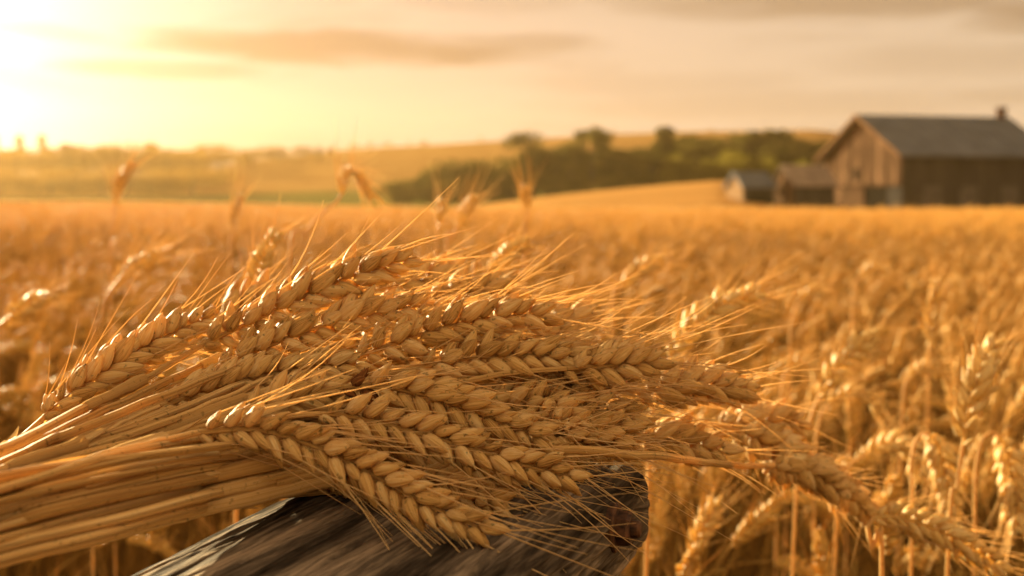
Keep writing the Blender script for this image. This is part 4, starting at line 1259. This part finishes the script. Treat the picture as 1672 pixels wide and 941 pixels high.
# ------------------------------------------------------------------ trees
def tree_meshes(seed, leafmat, kind='round', hgt=12.0, wid=8.0, leaves=2600):
    rs = np.random.default_rng(seed)
    tr = MB()
    tube(tr, spline([(0, 0, -.3), (rs.normal(0, .1), rs.normal(0, .1), hgt * .3), (rs.normal(0, .3), rs.normal(0, .3), hgt * .75)], 12), hgt * .022, hgt * .006, seg=8)
    cl = []
    n = {'round': 15, 'bush': 10, 'tall': 13}[kind]
    for i in range(n):
        a = rs.uniform(0, 2 * math.pi); q = math.sqrt(rs.uniform(0, 1))
        if kind == 'bush': z = rs.uniform(.15, .75); rr = .62 * q; cr = rs.uniform(.16, .28)
        elif kind == 'tall': z = rs.uniform(.22, .92); rr = .5 * q * (1.15 - z); cr = rs.uniform(.14, .24)
        else: z = rs.uniform(.30, .88); rr = .62 * q * math.sqrt(max(0.1, 1 - ((z - .55) / .5) ** 2)); cr = rs.uniform(.14, .26)
        c = np.array([math.cos(a) * rr * wid / 1.2, math.sin(a) * rr * wid / 1.2, z * hgt])
        cl.append((c, cr * wid))
        tube(tr, spline([(0, 0, hgt * min(.6, .2 + z * .35)), (c[0] * .5, c[1] * .5, z * hgt * .8), c], 7), hgt * .008, hgt * .002, seg=5)
    cr_ = MB()
    per = leaves // n
    V, F, Rn = [], [], []
    for c, r in cl:
        tone = rs.uniform(.2, .8)
        d = rs.normal(0, 1, (per, 3)); d /= np.linalg.norm(d, axis=1, keepdims=True)
        rad = r * rs.uniform(.35, 1.12, (per, 1)) ** .7
        p = c + d * rad * np.array([1, 1, .75])
        for q in p:
            s_ = rs.uniform(.12, .30) * (1 if kind != 'bush' else .8)
            a = nrm(rs.normal(0, 1, 3)); b = nrm(np.cross(a, rs.normal(0, 1, 3)))
            k = len(V); V += [q - a * s_ - b * s_ * .5, q + a * s_ - b * s_ * .5, q + a * s_ + b * s_ * .5, q - a * s_ + b * s_ * .5]; F.append((k, k + 1, k + 2, k + 3))
            Rn += [float(np.clip(tone + rs.normal(0, .2), 0, 1))] * 4
    cr_.add(np.array(V), np.array(F), None, np.array(Rn))
    return tr.mesh('trunk', M['bark']), cr_.mesh('crown', leafmat, smooth=False)


TREES = {
    'broad': [tree_meshes(11, M['leaf_dark'], 'round', 12, 9), tree_meshes(12, M['leaf_dark'], 'round', 12, 8), tree_meshes(13, M['leaf_dark'], 'tall', 12, 7)],
    'bush': [tree_meshes(21, M['leaf_dark'], 'bush', 5, 6.5, 2000), tree_meshes(22, M['leaf_dark'], 'bush', 5, 7, 2000)],
    'yellow': [tree_meshes(31, M['leaf_yellow'], 'bush', 5, 7, 2200), tree_meshes(32, M['leaf_yellow'], 'bush', 5, 6.5, 2200)],
    'far': [tree_meshes(41, M['leaf_far'], 'round', 12, 10), tree_meshes(42, M['leaf_far'], 'bush', 10, 12), tree_meshes(43, M['leaf_far'], 'tall', 12, 6)],
}
HGT = {'broad': 12 * .98, 'bush': 5 * .92, 'yellow': 5 * .92, 'far': 12 * .95}
trs = np.random.default_rng(77)


def tree(kind, px, top, dist, label, group=None, wide=1.0, v=None, name='tree'):
    b = at(px, HORIZON, dist); z = float(height(np.array([b[0]]), np.array([b[1]]))[0])
    topz = CAM_Z + (HORIZON - top) / FPX * dist
    h = max(2.0, topz - z)
    k = TREES[kind]; v = trs.integers(0, len(k)) if v is None else v
    hh = 10 * .92 if (kind == 'far' and v == 1) else HGT[kind]
    s = h / hh
    root = empty(name, (b[0], b[1], z - .05), trs.uniform(0, 6.28)); root.scale = (s * wide, s * wide, s)
    tag(root, label, 'tree' if name == 'tree' else 'bush', group)
    for me, nm in zip(k[v], ('trunk', 'crown')):
        o = bpy.data.objects.new(nm, me); o.parent = root; col.objects.link(o)
    return root


tree('broad', 866, 207, 232, 'tall spreading tree with a ragged top, left of two tall dark trees', wide=1.0, v=0)
tree('broad', 966, 204, 236, 'tall dark tree with an open airy top in the middle of the wood', wide=.95, v=1)
tree('broad', 1086, 208, 240, 'high round-headed tree at the left end of the ridge wood', wide=.95, v=2)
GW = 'dark trees of the wood beyond the stubble'
for px, top, d in ((905, 250, 228), (1015, 238, 244), (1040, 262, 226), (1135, 226, 262), (1178, 222, 266), (1222, 216, 270), (1262, 213, 268), (1300, 222, 262), (1338, 226, 258), (1375, 232, 258),
                   (930, 262, 224), (990, 258, 226), (840, 262, 226), (1065, 250, 232), (1155, 240, 255), (1245, 238, 255), (1285, 242, 250), (892, 236, 236), (936, 244, 238), (1000, 236, 240), (1030, 240, 244), (1062, 232, 246), (1112, 228, 250)):
    tree('broad', px, top, d, 'dark round tree massed in the wood beyond the stubble field', GW, wide=1.45)
for px, top, d in ((640, 298, 232), (672, 292, 234), (700, 284, 236), (728, 276, 234), (752, 268, 236), (778, 264, 238), (805, 258, 236), (832, 276, 226), (690, 300, 226), (760, 290, 224), (870, 284, 222), (900, 286, 222), (945, 288, 222), (1005, 286, 222), (1050, 284, 224)):
    tree('bush', px, top, d, 'low dark bush along the lower edge of the wood', 'dark bushes at the foot of the wood', wide=1.15, name='bush')
for px, top, d in ((1110, 262, 224), (1150, 254, 226), (1195, 250, 224), (1232, 258, 222), (1275, 256, 226)):
    tree('yellow', px, top, d, 'yellow green bushy tree in front of the dark wood, left of the barn', 'yellow green bushes left of the barn', wide=1.1, name='bush')
for px in range(1095, 1360, 17):
    tree('broad', px + trs.uniform(-5, 5), 222 + trs.uniform(-4, 9), 290 + trs.uniform(-15, 15), 'dark round tree massed in the wood beyond the stubble field', GW, wide=1.25)
for px in range(885, 1090, 19):
    tree('broad', px + trs.uniform(-5, 5), 244 + trs.uniform(-8, 8), 262 + trs.uniform(-10, 10), 'dark round tree massed in the wood beyond the stubble field', GW, wide=1.3)
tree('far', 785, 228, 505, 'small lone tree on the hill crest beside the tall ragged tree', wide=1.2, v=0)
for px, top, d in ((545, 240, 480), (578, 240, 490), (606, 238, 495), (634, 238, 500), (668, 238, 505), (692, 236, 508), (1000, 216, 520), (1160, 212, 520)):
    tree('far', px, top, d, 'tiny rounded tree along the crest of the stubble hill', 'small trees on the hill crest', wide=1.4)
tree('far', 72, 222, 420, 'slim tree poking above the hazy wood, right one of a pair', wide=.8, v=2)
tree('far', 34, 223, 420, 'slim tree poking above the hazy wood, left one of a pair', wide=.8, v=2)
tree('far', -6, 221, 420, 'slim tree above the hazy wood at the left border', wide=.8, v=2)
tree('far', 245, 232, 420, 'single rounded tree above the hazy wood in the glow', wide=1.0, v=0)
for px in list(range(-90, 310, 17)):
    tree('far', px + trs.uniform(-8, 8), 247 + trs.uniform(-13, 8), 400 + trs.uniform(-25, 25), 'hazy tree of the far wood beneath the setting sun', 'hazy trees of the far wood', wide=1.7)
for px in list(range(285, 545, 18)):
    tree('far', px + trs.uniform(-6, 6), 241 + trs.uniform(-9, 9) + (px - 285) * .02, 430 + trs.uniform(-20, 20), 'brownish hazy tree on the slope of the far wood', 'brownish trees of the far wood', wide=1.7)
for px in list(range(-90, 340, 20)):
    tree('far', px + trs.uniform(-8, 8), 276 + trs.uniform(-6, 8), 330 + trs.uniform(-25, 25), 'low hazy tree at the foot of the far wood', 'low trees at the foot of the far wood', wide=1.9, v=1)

# ------------------------------------------------------------------ render settings
scene.render.engine = 'CYCLES'
c = scene.cycles
c.use_denoising = True
try:
    c.denoiser = 'OPENIMAGEDENOISE'
except Exception:
    pass
c.use_adaptive_sampling = True; c.adaptive_threshold = 0.015
c.max_bounces = 7; c.diffuse_bounces = 3; c.glossy_bounces = 3; c.transmission_bounces = 6; c.volume_bounces = 0; c.transparent_max_bounces = 8
c.sample_clamp_indirect = 8.0
c.caustics_reflective = False; c.caustics_refractive = False
